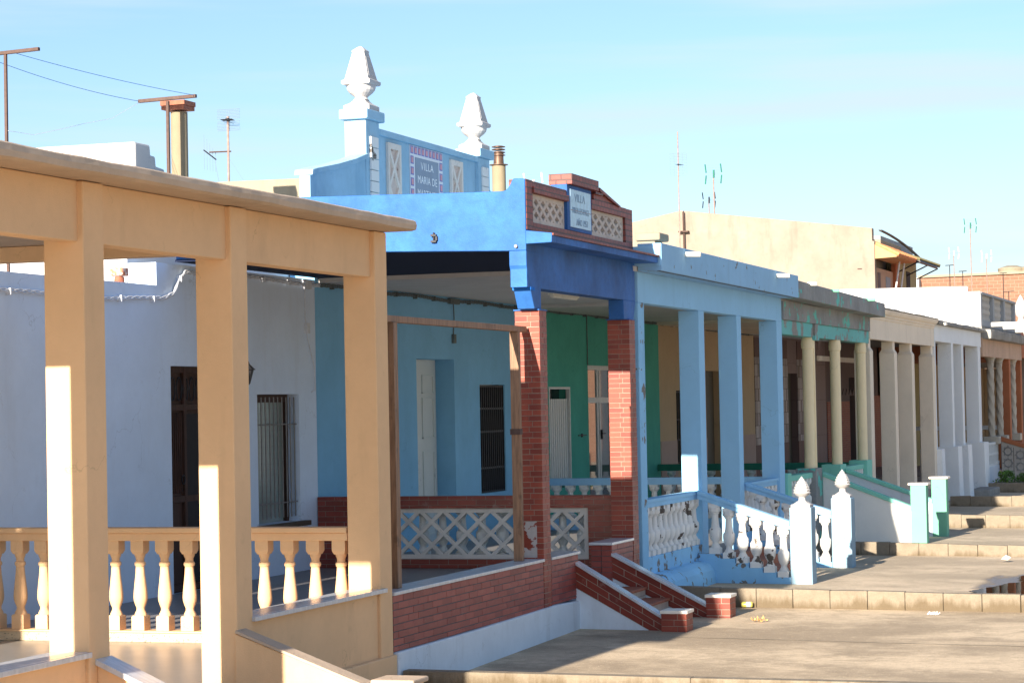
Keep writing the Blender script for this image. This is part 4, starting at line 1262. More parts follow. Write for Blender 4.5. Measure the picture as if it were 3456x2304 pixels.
def twisted(x, y, z0, z1, r=.088):
    mb = MB(); seg = 16; n = 48; vs = []
    for i in range(n + 1):
        h = i / n
        for k in range(seg):
            a = 2 * math.pi * k / seg
            rr = r * (1 + .12 * math.cos(4 * (a + h * 9)))
            vs.append((x + rr * math.cos(a), y + rr * math.sin(a), z0 + (z1 - z0) * h))
    fs = [tuple(range(seg)), tuple(range(n * seg + seg - 1, n * seg - 1, -1))]
    for i in range(n):
        for k in range(seg):
            fs.append((i * seg + k, i * seg + (k + 1) % seg, (i + 1) * seg + (k + 1) % seg, (i + 1) * seg + k))
    return mb.add(vs, fs)
STONE = plaster('stone_grey_column', (0.50, 0.45, 0.37), 0.1, 0.2, seed=53)
for y in (63.2, 65.05, 68.2):
    c = twisted(-7.74, y, -1.05, .88).build('column', STONE, h7, smooth=True)
    MB().lathe(-7.74, y, .88, [(.09, 0), (.11, .03), (.10, .05), (.145, .13), (.145, .145)], 12).build('capital', STONE, c)
    bxo('column_base', STONE, c, -7.95, -7.53, y - .22, y + .22, -1.25, -1.051, bev=0.02)
for y in (66.4, 69.2):
    bxo('pillar', ORANGE, h7, -7.95, -7.62, y, y + .35, -2.55, 1.019, bev=0.008)
b7 = bxo('terrace_rail', BALC, h7, -11.0, -7.96, 68.9, 69.05, -.95, -.83, bev=0.005)
# crenellated tile dado behind, brick lower wall
mb = MB()
for k in range(11):
    y = 61.9 + .5 * k
    mb.prism([(y, .1), (y + .25, .28), (y + .5, .1)], 'x', XW, XW + .02)
mb.box(XW, XW + .02, 61.9, 64.5, -.05, .0995)
mb.build('scalloped_trim', simple('dark_trim', (0.05, 0.03, 0.03), 0.6), h7)
MB().box(XW, XW + .018, 61.3, 64.5, -2.0, -.051).box(XW, XW + .018, 65.65, 69.5, -2.0, .09).build('brick_dado', BRICKR, h7)
# perforated front panel and tiled stair wall
pf = bxo('front_panel', BALC, h7, -7.70, -7.62, 61.0, 63.55, -1.25, -1.19, bev=0.004)
mb = MB()
for k in range(15):
    mb.box(-7.69, -7.63, 61.05 + .172 * k, 61.12 + .172 * k, -1.75, -1.25)
mb.box(-7.70, -7.625, 61.0, 63.55, -1.80, -1.74).box(-7.70, -7.625, 61.0, 63.55, -1.52, -1.47)
mb.build('slat', BALC, pf)
bxo('panel_base', WPLINTH, pf, -7.72, -7.61, 60.8, 63.6, -2.5, -1.8, bev=0.01)
def P7(x, z):
    return (x, z)
sw7 = MB().prism([(-7.55, -2.5), (-7.55, -1.18), (-6.2, -1.62), (-6.2, -2.5)], 'y', 63.6, 63.75).build('stair_wall', plaster('relief_tile_base', (0.46, 0.41, 0.36), 0.15, 0.4, seed=54), h7)
MB().prism([(-7.57, -1.179), (-7.57, -1.06), (-6.2, -1.50), (-6.2, -1.619)], 'y', 63.56, 63.80).build('coping', ORANGE, sw7, bev=0.01)
mb = MB()
for i in range(4):
    for j in range(3):
        cx = -7.38 + .32 * i; cz = -1.45 - .31 * j - .10 * i
        mb.tube([(cx + .10 * math.cos(a), 63.59, cz + .10 * math.sin(a)) for a in [q * math.pi / 8 for q in range(17)]], .018, 6)
        for q in range(8):
            a = q * math.pi / 4
            mb.tube([(cx + .12 * math.cos(a), 63.59, cz + .12 * math.sin(a)), (cx + .145 * math.cos(a), 63.59, cz + .145 * math.sin(a))], .014, 5)
mb.build('relief_rosettes', ROUGHCON, sw7)
mb = MB()
for i in range(5):
    mb.box(-7.56 + .32 * i, -7.55 + .32 * i, 63.592, 63.60, -2.4, -1.25 - .1 * i)
mb.build('tile_joints', DARK, sw7)
# roof terrace
tp = thing('roof_terrace_parapet', (-8, 64.5, 1.78), 'high roof terrace wall, white on its near side, grey pierced blockwork to the street', 'parapet')
MB().prism([(-16, 1.70), (-7.63, 1.70), (-7.63, 2.665), (-7.95, 2.665), (-7.95, 2.80), (-12.0, 2.84), (-16, 2.88)], 'y', 60.64, 60.82).build('side_wall', WHITE2, tp, bev=0.01)
MB().box(-7.85, -7.63, 60.83, 68.4, 1.79, 1.95).box(-7.86, -7.615, 60.83, 68.4, 2.60, 2.66) \
    .box(-7.85, -7.63, 60.83, 61.0, 1.95, 2.60).box(-7.85, -7.63, 63.2, 63.5, 1.95, 2.60).box(-7.85, -7.63, 65.6, 65.9, 1.95, 2.60).box(-7.85, -7.63, 68.1, 68.4, 1.95, 2.60).build('street_wall', GREYPAR, tp, bev=0.008)
for a, b in ((61.0, 63.2), (63.5, 65.6), (65.9, 68.1)):
    mb = MB()
    n = 8; w = (b - a) / n
    for i in range(n):
        mb.box(-7.78, -7.72, a + i * w, a + i * w + w * .6, 1.951, 2.599)
    for z in (1.95, 2.14, 2.32, 2.5):
        mb.box(-7.785, -7.715, a, b, z, z + .09)
    mb.build('pierced_blocks', plaster('pierced_block_grey', (0.5, 0.47, 0.42), 0.1, 0.2, seed=55), tp)
# white tubes (rolled awning arms) above the cornice
for x0, x1, y, z in ((-7.45, -5.6, 61.3, 1.83), (-7.40, -5.6, 63.4, 1.81), (-7.40, -5.6, 66.2, 1.79), (-7.4, -5.6, 68.3, 1.77)):
    o = MB().tube([(x0, y, z), (x1, y, z)], .06, 12).build('awning_arm', TUBE, smooth=True, origin=(x0, y, z))
    lab = {61.3: 'first and highest long white tube over the grey cornice by the roof terrace', 63.4: 'second long white tube over the grey cornice by the roof terrace',
           66.2: 'third long white tube over the grey cornice by the roof terrace', 68.3: 'farthest long white tube over the grey cornice by the roof terrace'}[y]
    tag(o, lab, 'tube', 'long white tubes above the twisted columns')
# short drain spouts
for (y, z, m_, lab) in ((28.95, 1.86, TUBE, 'white spout stub on the pale blue fascia nearer the brick pediment'), (34.42, 1.845, TUBE, 'white spout stub on the pale blue fascia near its far end')):
    o = MB().tube([(-7.32, y, z), (-7.10, y, z - .01)], .032, 12).build('drain_spout', m_, smooth=True, origin=(-7.32, y, z))
    tag(o, lab, 'drain spout', 'spouts on the porch roofs')
for (y, z, l, lab) in ((37.0, 1.83, .15, 'pale spout stub at the near end of the bare concrete roof edge'), (38.9, 1.80, .15, 'mint spout stub on the near half of the bare concrete roof edge'), (42.2, 1.77, .18, 'mint spout stub at the far end of the bare concrete roof edge'),
                       (45.6, 1.775, .50, 'first long cream spout over the beige cornice'), (48.0, 1.775, .5, 'second long cream spout over the beige cornice'),
                       (49.9, 1.765, .5, 'third long cream spout over the beige cornice'), (53.0, 1.75, .5, 'cream spout where beige cornice meets the white porch')):
    x = -7.35
    o = MB().tube([(x, y, z), (x + l, y, z - .005)], .03 if l < .3 else .038, 10).build('drain_spout', MINTL if 'mint' in lab else TUBE, smooth=True, origin=(x, y, z))
    tag(o, lab, 'drain spout', 'spouts on the porch roofs')

# planter
pl = thing('planter', (-6.6, 60.3, -2.4), 'low beige planter box with weeds in front of the white perforated panel', 'planter')
bxo('planter_wall', KERB, pl, -7.5, -3.0, 60.02, 60.18, -2.45, -2.16, bev=0.012)
bxo('planter_wall', KERB, pl, -7.0, -3.0, 62.4, 62.55, -2.45, -2.05, bev=0.012)
bxo('soil', SOIL, pl, -7.5, -3.0, 60.181, 62.399, -2.45, -2.2, bev=0)
def bush(name, cx, cy, cz, r, h, n, mat, label, seed):
    rd = random.Random(seed); mb = MB()
    for i in range(n):
        a = rd.uniform(0, 2 * math.pi); q = rd.random() ** .5
        zz = rd.uniform(.1, 1)
        rr = r * q * (1.05 - .5 * zz) * (0.8 + .4 * rd.random())
        p = Vector((cx + rr * math.cos(a), cy + rr * math.sin(a), cz + h * zz))
        s = rd.uniform(.02, .045)
        u = Vector((rd.uniform(-1, 1), rd.uniform(-1, 1), rd.uniform(-.3, 1))).normalized()
        v = u.cross(Vector((rd.uniform(-1, 1), rd.uniform(-1, 1), rd.uniform(-1, 1)))).normalized()
        mb.face([p, p + u * s + v * s * .45, p + u * s * 2.1, p + u * s - v * s * .45])
    for i in range(9):
        a = rd.uniform(0, 6.28)
        mb.tube([(cx, cy, cz), (cx + r * .6 * math.cos(a), cy + r * .6 * math.sin(a), cz + h * rd.uniform(.5, .9))], [.008, .003], 5)
    return tag(mb.build(name, mat, origin=(cx, cy, cz)), label, 'plant')
bush('shrub', -6.08, 60.6, -2.2, .22, .42, 900, simple('bright_leaf', (0.16, 0.26, 0.03), 0.6, 0, 0.4, 8), 'small bright green shrub in the planter at the right edge', 1)
bush('weed', -7.1, 60.8, -2.2, .30, .30, 500, LEAF, 'dark low weed in the shade at the left end of the planter', 2)
bush('weed', -6.6, 60.7, -2.2, .26, .24, 420, LEAF, 'dark weed clump in the middle of the planter beside the bright shrub', 3)
bush('weed', -5.7, 60.5, -2.2, .25, .16, 300, LEAF, 'low sunlit weeds right of the bright shrub', 4)

# ================================================================== beyond: orange building, brick block
h8 = thing('orange_porch_building', (-9.6, 74, -2.45), 'burnt orange porch at the right edge beyond the twisted columns', 'house', 'terrace houses with columned porches')
wall(69.62, 78, -2.5, 1.6, [(72.0, 73.1, -2.0, .6)], WARMWALL, h8)
bxo('roof', ORANGE, h8, XW + .01, -7.6, 69.45, 78, 1.1, 1.55, bev=0)
for y in (71.8, 74.3, 77.5):
    bxo('column', CREAM, h8, -7.95, -7.6, y, y + .35, -2.5, 1.099)
bxo('parapet', BRICKR, h8, -7.95, -7.62, 69.46, 78, 1.551, 2.10)
mb = MB(); mb.lathe(-7.69, 70.3, 2.10, [(.14, 0), (.10, .08), (.08, .16), (.16, .26), (.19, .34), (.18, .48), (.12, .64), (.05, .78), (.01, .84)], 16)
mb.build('urn', FIN, h8, smooth=True)

cb = thing('two_storey_cream_house', (-17, 73, -2.5), 'tall cream rendered two storey house with plain gable wall and orange awning', 'house')
gy = 69.2
MB().prism([(-26, -2.5), (XW, -2.5), (XW, 4.62), (-11.80, 4.62), (-11.80, 5.0), (-17.55, 5.765), (-19.06, 5.48), (-26, 4.6)], 'y', gy, gy + .3).build('gable_wall', CREAM, cb, bev=0.015)
bxo('house_body', CREAM, cb, -24, XW - .32, gy + .301, 77.0, -2.5, 4.5, bev=0)
mb = MB()
mb.prism([(gy + .3, -2.5), (77.05, -2.5), (77.05, 3.85), (gy + .3, 3.85)], 'x', XW - .3, XW)
PK = plaster('pinkish_facade', (0.50, 0.33, 0.22), 0.1, 0.2, seed=56)
mb.build('facade', PK, cb)
YF = plaster('yellow_facade', (0.40, 0.34, 0.17), 0.1, 0.2, seed=57)
bxo('facade', YF, cb, XW - .29, XW + .01, 73.07, 77.06, -2.5, 4.35, bev=0)
bxo('pilaster', ORANGE, cb, XW - .05, XW + .10, 72.4, 73.05, -2.5, 4.1)
bxo('cornice', CREAM2, cb, XW - .3, XW + .14, gy + .3, 73.3, 4.50, 4.68, bev=0.03)
bxo('parapet', GREYPAR, cb, XW - .5, XW - .05, 70.6, 76.8, 4.4, 4.86, bev=0)
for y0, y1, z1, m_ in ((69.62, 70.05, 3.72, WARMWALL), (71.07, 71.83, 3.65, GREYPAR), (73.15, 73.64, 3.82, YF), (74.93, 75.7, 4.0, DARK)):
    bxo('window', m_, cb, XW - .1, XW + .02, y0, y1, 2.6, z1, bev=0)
mb = MB().prism([(XW, 4.52), (-11.1, 4.18), (-11.1, 4.13), (XW, 4.10)], 'y', 69.25, 72.7)
aw = mb.build('canopy', plaster('orange_wood', (0.50, 0.30, 0.15), 0.12, seed=58), cb, bev=0.01)
mb = MB()
for k in range(18):
    y = 69.3 + .19 * k
    mb.tube([(XW, y + .09, 4.55), (-11.05, y + .09, 4.20)], .07, 8)
mb.build('roof_tiles', ROOFTILE, aw)
mb = MB()
for k in range(21):
    y = 72.9 + .21 * k
    mb.tube([(XW + .05, y + .09, 4.50), (-10.98, y + .09, 4.25)], .055, 8)
mb.build('mossy_awning', plaster('mossy_tile', (0.17, 0.155, 0.08), 0.2, seed=59), cb)
for y in (73.0, 75.0, 77.2):
    MB().tube([(XW, y, 3.85), (-11.05, y, 4.17)], .022, 6).build('awning_strut', IRON, cb)
MB().tube([(XW, 72.9, 4.19), (-11.0, 72.9, 4.17), (-11.0, 76.5, 4.17)], .045, 6).build('awning_frame', IRON, cb)
mb = MB()
for dx in (0, .06):
    mb.tube([(-11.6 + dx, 69.25 + 7.8 * t, 4.93 - .08 * t - .38 * t * t) for t in [i / 12 for i in range(13)]], .022, 6)
mb.build('conduit', IRON, cb)
for y0, y1 in ((71.0, 71.3), (72.0, 72.2)):
    MB().tube([(-11.55, y0, 2.5), (-11.35, y1, 4.1)], .028, 6).build('prop', SHUT, cb)
for z in (3.05, 2.87 + .93):
    MB().box(-12.25, -12.12, gy - .02, gy, z, z + .03).build('wall_bracket', RUST, cb)

rb = thing('hollow_brick_block', (-8, 96, -2.5), 'long bare orange hollow brick building at the back right', 'building')
MB().prism([(-14.45, -2.5), (6, -2.5), (6, 4.98), (-14.45, 4.83)], 'y', 96, 104).build('wall', BRICKO, rb)
MB().prism([(-14.55, 4.831), (6, 4.981), (6, 5.08), (-14.55, 4.93)], 'y', 95.9, 104).build('coping', CREAM2, rb)
bxo('white_annex', WHITE2, rb, -14.9, -14.452, 95.5, 99, -2.5, 4.82)
mb = MB()
for k, y in enumerate((0.0, .5)):
    pass
for x, r in ((-11.15, .55), (-10.45 + .15, .5), (-9.6 + .15, .62)):
    o = MB().lathe(x, 99, 5.0, [(r, 0), (r * 1.02, .2), (r * 1.05, .22), (r, .26), (r * .4, .36)], 20).build('water_tank', CREAM2, smooth=True, origin=(x, 99, 5.0))
    tag(o, {-11.15: 'left of the three cream water tanks on the brick block', -10.3: 'middle of the three cream water tanks on the brick block', -9.45: 'right of the three cream water tanks on the brick block'}[round(x, 2)], 'water tank', 'round tanks on the brick block roof')

h9 = thing('far_terrace_row', (-9.6, 95, -2.4), 'farthest porch at the end of the row, hidden behind the nearer columns', 'house', 'terrace houses with columned porches')
wall(78.01, 94, -2.5, 1.5, [(80, 81.2, -2, .6), (88, 89, -2, .6)], BEIGEWALL, h9)
bxo('roof', ROUGHCON, h9, XW + .01, -7.6, 78.01, 94, 1.1, 1.5)
bxo('end_wall', BEIGEWALL, h9, XW + .01, -7.9, 93.7, 93.95, -2.5, 1.09)
for y in (81.0, 84.0, 87.5, 90.5, 93.2):
    bxo('column', BEIGE, h9, -7.95, -7.6, y, y + .35, -2.5, 1.099)

# ================================================================== roof things
# white stair head
sh = MB().prism([(29.0, 1.95), (29.0, 3.70), (29.46, 3.70), (29.48, 3.56), (29.62, 3.555), (29.64, 3.42), (29.9, 3.40), (29.9, 1.95)], 'x', -22, -15.0)
tag(sh.build('stair_head', WHITE2, bev=0.03), 'white stepped roof stair head behind the peach roof', 'roof block')
cr_ = MB().prism([(-14.99, 1.95), (-12.55, 1.95), (-12.55, 3.08), (-14, 3.09), (-14.99, 3.05)], 'y', 29.003, 29.3)
tag(cr_.build('roof_wall', CREAM2, bev=0.01), 'low cream wall between aerial mast and blue villa parapet', 'wall')

# chimney with brick cap
ch = thing('pipe_chimney', (-12.85, 26.3, 1.9), 'grey fibre cement chimney pipe with brick cap beside a steel post', 'chimney')
MB().lathe(-12.99, 26.3, 1.9, [(.103, 0), (.103, 1.78)], 24).build('pipe', FIBRE, ch, smooth=True)
MB().box(-13.15, -12.84, 26.13, 26.43, 3.70, 3.75).box(-13.16, -12.83, 26.12, 26.44, 3.7505, 3.81).build('brick_cap', TERRA, ch, bev=0.006)
tp1 = thing('clothesline_post', (-12.97, 25.9, 1.9), 'brown steel T post in front of the brick capped chimney', 'post', 'clothesline posts')
bxo('pole', RUST, tp1, -12.96, -12.925, 25.88, 25.915, 1.9, 3.77, bev=0.002)
MB().prism([(-13.33, 3.77), (-13.33, 3.81), (-12.56, 3.83), (-12.56, 3.79)], 'y', 25.87, 25.92).build('crossbar', RUST, tp1, bev=0.002)
tp2 = thing('clothesline_post', (-12.9, 22, 1.3), 'brown steel T post at the left edge above the peach roof', 'post', 'clothesline posts')
bxo('pole', RUST, tp2, -12.905, -12.875, 22, 22.03, 1.3, 3.82, bev=0.002)
MB().prism([(-13.2, 3.80), (-13.2, 3.835), (-12.487, 3.86), (-12.487, 3.825)], 'y', 21.99, 22.035).build('crossbar', RUST, tp2, bev=0.002)
def sag(a, b, s, n=14):
    a, b = Vector(a), Vector(b)
    return [tuple(a.lerp(b, i / n) + Vector((0, 0, -s * 4 * (i / n) * (1 - i / n)))) for i in range(n + 1)]
tag(MB().tube(sag((-12.78, 22.0, 3.82), (-12.58, 25.9, 3.82), .03), .0035, 5).build('clothesline', BLUEWIRE), 'upper thin blue line between the two brown T posts', 'clothesline', 'blue lines between the T posts')
tag(MB().tube(sag((-13.15, 22.0, 3.81), (-13.32, 25.9, 3.79), .05), .0035, 5).build('clothesline', BLUEWIRE), 'lower thin blue line between the two brown T posts', 'clothesline', 'blue lines between the T posts')
tag(MB().tube([(-12.86, 22.0, 3.0), (-12.9, 22.6, 3.02), (-12.95, 23.3, 3.16), (-13.05, 24.0, 3.3), (-13.12, 24.8, 3.45), (-13.25, 25.5, 3.66), (-13.32, 25.9, 3.78)], .0025, 5).build('loose_cord', TUBE), 'loose pale cord wandering across the sky under the blue lines', 'cord')

# rusty cowled chimney
rc = thing('cowled_chimney', (-13.0, 38.6, 1.75), 'cream chimney pipe with ribbed rusty cowl right of the villa parapet', 'chimney')
MB().lathe(-13.0, 38.6, 1.75, [(.118, 0), (.118, 2.39)], 24).build('pipe', FIBRE, rc, smooth=True)
mb = MB().lathe(-13.0, 38.6, 4.14, [(.16, 0), (.16, .012), (.09, .02), (.085, .12), (.09, .22)], 24)
for k in range(4):
    mb.lathe(-13.0, 38.6, 4.30 + .048 * k, [(.07, 0), (.118, .006), (.118, .016), (.07, .03)], 24)
mb.build('cowl', simple('rusty_dark_cowl', (0.14, 0.085, 0.06), 0.5, 0.5, 0.3, 30), rc, smooth=True)

# cream chimney by the pediment
cc_ = thing('cream_chimney', (-8.36, 31, 1.9), 'short square cream chimney behind the brick pediment', 'chimney')
bxo('stack', CREAM2, cc_, -8.62, -8.235, 31.0, 31.4, 1.9, 2.195, bev=0.006)
bxo('cap', CREAM2, cc_, -8.50, -8.15, 30.95, 31.45, 2.196, 2.30, bev=0.02)
# chimney pot on the low roof
tpot = thing('clay_pot', (-11.9, 22.55, 1.3), 'stained clay pot on the low white roof seen through the peach porch', 'chimney pot')
MB().lathe(-11.87, 22.55, 1.3, [(.06, 0), (.055, .12), (.05, .15)], 16).build('neck', TERRA, tpot, smooth=True)
MB().box(-11.95, -11.79, 22.47, 22.63, 1.455, 1.545).build('pot_cap', plaster('stained_clay', (0.5, 0.2, 0.12), 0.1, seed=60, peel=0.5, peels=18, peelc=(0.7, 0.6, 0.55)), tpot, bev=0.02)

# ------------------------------------------------------------------ antennas
def grid_antenna(x, y, z0, z1, gz0, gz1, w, label, vert=(0.02, -0.02), tilt=0.0):
    t = thing('tv_antenna', (x, y, z0), label, 'antenna', 'roof antennas')
    MB().tube([(x - tilt, y, z1), (x, y, z0)], .017, 8).build('mast', GALV, t, smooth=True)
    mb = MB()
    n = 14
    for i in range(n + 1):
        z = gz0 + (gz1 - gz0) * i / n
        if abs(z - (gz0 + gz1) / 2) < (gz1 - gz0) * .03: continue
        mb.tube([(x - w, y + .02, z), (x + w, y + .02, z)], .0045, 4)
    for dx in vert:
        mb.tube([(x + dx, y + .02, gz0), (x + dx, y + .02, gz1)], .0045, 4)
    mb.build('reflector_grid', WIRE, t)
    zc = (gz0 + gz1) / 2
    mb = MB().box(x - .015, x + .02, y - .05, y + .02, zc - .02, zc + .02).tube([(x, y - .05, zc), (x + w * .4, y - .12, zc - .02)], .007, 6)
    for k in range(5):
        mb.tube([(x + w * (.12 * k) - .09, y - .06 - .02 * k, zc - .008 * k), (x + w * (.12 * k) + .09, y - .06 - .02 * k, zc - .008 * k)], .003, 4)
    mb.build('boom', IRON, t)
    return t
ta = grid_antenna(-14.07, 30, 1.95, 4.10, 3.907, 4.20, .172, 'rusty mast with a wire grid aerial and a side yagi, left of the villa parapet')
mb = MB().tube([(-14.36, 30, 3.615), (-14.03, 30, 3.61)], .011, 6)
mb.build('cross_arm', RUST, ta)
mb = MB().tube([(-14.44, 29.98, 3.65), (-14.28, 30.05, 3.51)], .010, 6)
mb.build('yagi_boom', IRON, ta)
mb = MB()
for k in range(5):
    f = k / 4
    x_, y_, z_ = -14.43 + .14 * f, 29.98 + .07 * f, 3.64 - .12 * f
    mb.tube([(x_, y_, z_ - .26 + .02 * k), (x_, y_, z_ + .22 - .03 * k)], .0035, 4)
mb.build('yagi_elements', WIRE, ta)
MB().tube([(-14.28, 30, 3.5), (-14.22, 30, 3.2), (-14.2, 30, 3.0)], .004, 4).tube([(-14.05, 30, 3.5), (-13.84, 30, 3.19), (-13.8, 30, 3.1)], .002, 4).build('stay_wire', WIRE, ta)

tb = grid_antenna(-17.5, 68.8, 4.2, 8.1, 6.78, 7.45, .26, 'tallest aerial mast with wire grid against the gable of the cream house', (-.26, -.13, .13, .26))
MB().tube([(-17.43, 69.1, 2.5), (-17.45, 69.1, 5.72)], .03, 6).box(-17.6, -17.3, 69.0, 69.19, 5.1, 5.14).build('wall_pipe', RUST, tb)

def bow_antenna(x, y, z0, z1, s, label, mat=GREENP, gz=None):
    t = thing('tv_antenna', (x, y, z0), label, 'antenna', 'roof antennas')
    MB().tube([(x, y, z0), (x - .02, y, z1)], .02 * max(.6, s), 8).build('mast', GALV, t, smooth=True)
    mb = MB()
    for sx_ in (-1, 1):
        for sz in (-1, 1):
            mb.tube([(x + sx_ * .24 * s, y, z1 + sz * .04 * s), (x + sx_ * .24 * s - .03 * s, y, z1 + sz * .30 * s)], .021 * s, 6)
    mb.tube([(x, y - .02, z1 - .12 * s), (x, y - .02, z1 + .12 * s)], .03 * s, 8)
    mb.build('dipoles', mat, t)
    mb = MB().tube([(x - .24 * s, y, z1), (x + .24 * s, y, z1)], .008 * s, 5)
    for k in range(8):
        mb.tube([(x - .2 * s, y + .03, z1 - .26 * s + .075 * s * k), (x + .2 * s, y + .03, z1 - .26 * s + .075 * s * k)], .003 * s, 4)
    mb.build('reflector_rods', WIRE, t)
    return t
bow_antenna(-16.7, 70, 5.3, 6.9, 1.0, 'green bow aerial on a leaning mast above the cream gable')
bow_antenna(-17.1, 71, 5.4, 6.2, .8, 'dark low aerial left of the green one on the cream gable', IRON)
bow_antenna(-10.33, 80, 2.2, 5.72, .8, 'green bow aerial on the tall thin mast before the brick block')
bow_antenna(-10.9, 80, 3.0, 4.82, .65, 'pale bow aerial on a short mast left of the tall thin mast', TUBE)
bow_antenna(-9.82, 80, 2.6, 4.68, .65, 'pale bow aerial on a short mast right of the tall thin mast', TUBE)
bow_antenna(-12.18, 38, 1.8, 3.72, .65, 'faint white aerial top behind the brick pediment', TUBE)
for x, y, z0, z1, w, lab in ((-11.06, 80, 3.2, 4.415, .14, 'small dark T post left of the tall thin mast'), (-10.63, 80, 3.2, 4.20, .13, 'small dark T post between two aerials on the skyline'),
                            (-9.3, 80, 2.6, 4.09, .12, 'dark T post before the water tanks on the brick block'), (-9.13, 80, 2.6, 3.47, .18, 'lowest dark T post in front of the orange brick wall')):
    t = thing('clothesline_post', (x, y, z0), lab, 'post', 'clothesline posts')
    MB().tube([(x, y, z0), (x, y, z1)], .014, 6).build('pole', IRON, t)
    MB().tube([(x - w, y, z1), (x + w, y, z1 + .01)], .014, 6).build('crossbar', IRON, t)

# ------------------------------------------------------------------ cables along the walls
def twist_cable(pts, r, n_strand, mat, name, label, amp=.018, pitch=.22):
    mb = MB()
    P = [Vector(p) for p in pts]
    cum = [0]
    for a, b in zip(P, P[1:]): cum.append(cum[-1] + (b - a).length)
    L_ = cum[-1]; n = int(L_ / .05)
    def at(s):
        for i in range(len(P) - 1):
            if s <= cum[i + 1] or i == len(P) - 2:
                return P[i].lerp(P[i + 1], (s - cum[i]) / (cum[i + 1] - cum[i]))
    for k in range(n_strand):
        line = []
        for i in range(n + 1):
            s = L_ * i / n
            a = s / pitch * 2 * math.pi / 2.2 + k * 2 * math.pi / n_strand
            p = at(s)
            line.append((p.x + abs(math.cos(a)) * amp * .5, p.y, p.z + math.sin(a) * amp + .012 * math.sin(s * 2.3)))
        mb.tube(line, r, 5)
    for i in range(int(L_ / .75)):
        p = at(.4 + i * .75)
        mb.box(XW, p.x + .03, p.y - .012, p.y + .012, p.z - .035, p.z + .03)
    return tag(mb.build(name, mat, smooth=True), label, 'cable')
twist_cable([(XW + .03, 19.6, 1.19), (XW + .03, 21.5, 1.19), (XW + .03, 23.25, 1.23), (XW + .03, 23.5, 1.30), (XW + .03, 23.62, 1.45), (XW + .03, 23.8, 1.56), (XW + .03, 25.4, 1.565), (XW + .03, 27.6, 1.565)],
            .009, 3, CABLEW, 'cable_bundle', 'white painted cable bundle clipped along the top of the white wall')
twist_cable([(XW + .03, 27.6, 1.565), (XW + .03, 32, 1.55), (XW + .03, 38, 1.548), (XW + .03, 44.3, 1.53), (XW + .03, 52.5, 1.5)], .010, 3, CABLED, 'cable_bundle', 'dark twisted cable clipped under the ceilings of the blue and green walls')
MB_ = MB().tube([(XW + .02, 32.6, 1.55), (XW + .02, 32.62, 1.3), (XW + .02, 32.58, 1.05), (XW + .02, 32.6, .95)], .008, 5).box(XW, XW + .05, 32.4, 32.8, 1.50, 1.58).box(XW, XW + .04, 32.55, 32.65, .93, 1.06)
tag(MB_.build('junction_box', CABLED), 'dark cable splice with hanging lead high on the blue wall', 'cable')
MB_ = MB().tube([(XW + .02, 27.15, 1.55), (XW + .02, 27.14, 1.15), (XW + .02, 27.2, .9), (XW + .02, 27.4, .55), (XW + .02, 27.42, .25), (XW + .02, 27.3, .22)], .007, 5).box(XW, XW + .05, 27.1, 27.3, 1.5, 1.62).box(XW, XW + .04, 27.15, 27.25, .95, 1.08)
tag(MB_.build('junction_box', CABLEW), 'white cable splice with hanging lead at the end of the white wall', 'cable')
tag(MB().tube([(XW + .015, 39.44, 1.55), (XW + .015, 39.44, .68)], .010, 5).build('conduit', CABLED), 'thin dark conduit down the green wall to the glass door', 'conduit')

# wall lantern
ln = thing('wall_lantern', (XW, 25.02, .4), 'black coach lantern on the white wall beside the barred window', 'lantern')
MB().tube([(XW, 25.02, .3), (XW + .12, 25.02, .36), (XW + .2, 25.02, .50)], .012, 6).build('bracket', IRON, ln)
MB().lathe(XW + .2, 25.02, .30, [(.02, 0), (.035, .02), (.075, .17), (.10, .175), (.075, .195), (.03, .24), (.012, .29)], 6).build('shade', IRON, ln)
MB().lathe(XW + .2, 25.02, .32, [(.032, 0), (.073, .148)], 6).build('pane', GLASSC, ln)

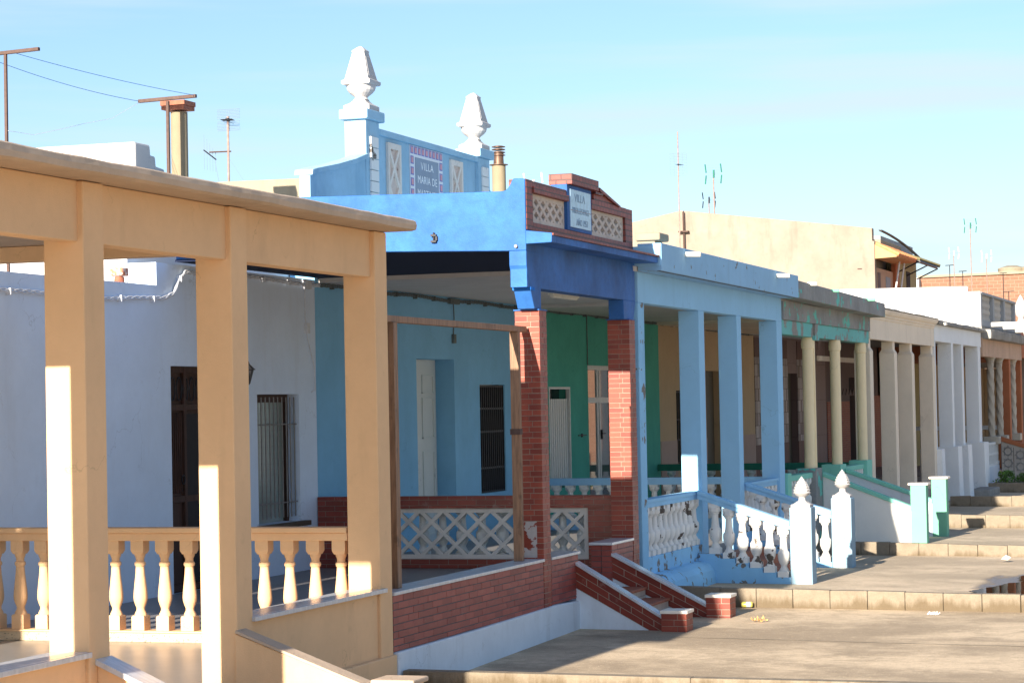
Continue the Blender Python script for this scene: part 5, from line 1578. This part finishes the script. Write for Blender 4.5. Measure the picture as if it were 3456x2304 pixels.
# ------------------------------------------------------------------ litter
can = MB().tube([(-6.335, 27.50, -2.397), (-6.325, 27.50, -2.397), (-6.225, 27.52, -2.397), (-6.21, 27.52, -2.397)], [.026, .033, .033, .027], 16).build('drink_can', simple('yellow_can', (0.62, 0.56, 0.12), 0.35, 0.3), smooth=True, origin=(-6.28, 27.5, -2.43))
tag(can, 'crushed yellow and silver drink can lying at the foot of the kerb', 'can')
MB().tube([(-6.285, 27.508, -2.397), (-6.235, 27.518, -2.397)], .0335, 16).build('can_label', simple('silver_band', (0.5, 0.56, 0.62), 0.3, 0.3), can, smooth=True)
cup = MB().lathe(0, 0, 0, [(.028, 0), (.042, .10), (.044, .102), (.040, .10), (.026, .01)], 18)
cup.v = [(x + -4.06 - z * .85, y + 34.8, z * .2 + -2.345 + x * .85) for x, y, z in [(v[0], v[1], v[2]) for v in cup.v]]
tag(cup.build('paper_cup', PAPER, smooth=True, origin=(-4.06, 34.8, -2.38)), 'white paper cup on its side by the puddle', 'cup')
mb = MB(); rd = random.Random(5)
for i in range(26):
    a = rd.uniform(0, 6.28); r_ = rd.uniform(.0, .07)
    p = Vector((-5.80 + r_ * math.cos(a) * 1.3, 26.0 + r_ * math.sin(a), -2.452 + rd.uniform(0, .02)))
    u = Vector((rd.uniform(-1, 1), rd.uniform(-.5, .5), rd.uniform(.1, 1))).normalized() * rd.uniform(.03, .06)
    v = u.cross(Vector((rd.random(), rd.random(), rd.random()))).normalized() * .012
    mb.face([p, p + u * .5 + v, p + u, p + u * .5 - v])
tag(mb.build('dry_leaf', LEAFD, origin=(-5.8, 26.0, -2.45)), 'curled dry brown leaf on the concrete near the stair posts', 'leaf')
mb = MB()
for i in range(14):
    x = -4.04 + rd.uniform(-.06, .06); y = 27.15 + rd.uniform(-.05, .05)
    mb.face([(x, y, -2.465), (x + .03, y + .01, -2.455 + rd.uniform(0, .02)), (x + .02, y + .03, -2.445 + rd.uniform(0, .02)), (x - .01, y + .02, -2.46)])
tag(mb.build('plastic_scrap', PAPER, origin=(-4.04, 27.15, -2.465)), 'crumpled scrap of clear plastic below the kerb at the right', 'litter')
mb = MB()
for i in range(420):
    x = rd.uniform(-7.4, -1.5); y = rd.uniform(19.9, 27.4)
    s = rd.uniform(.0025, .0065); z = -2.515 + (y - 19.6) / 8.02 * .09 - .010 * (x - XF)
    mb.lathe(x, y, z - .002, [(s, 0), (s * .9, s * .7), (s * .3, s)], 5)
tag(mb.build('gravel', FIBRE), 'pale grit scattered over the concrete', 'gravel', kind='stuff')
print('objects', len(bpy.data.objects))
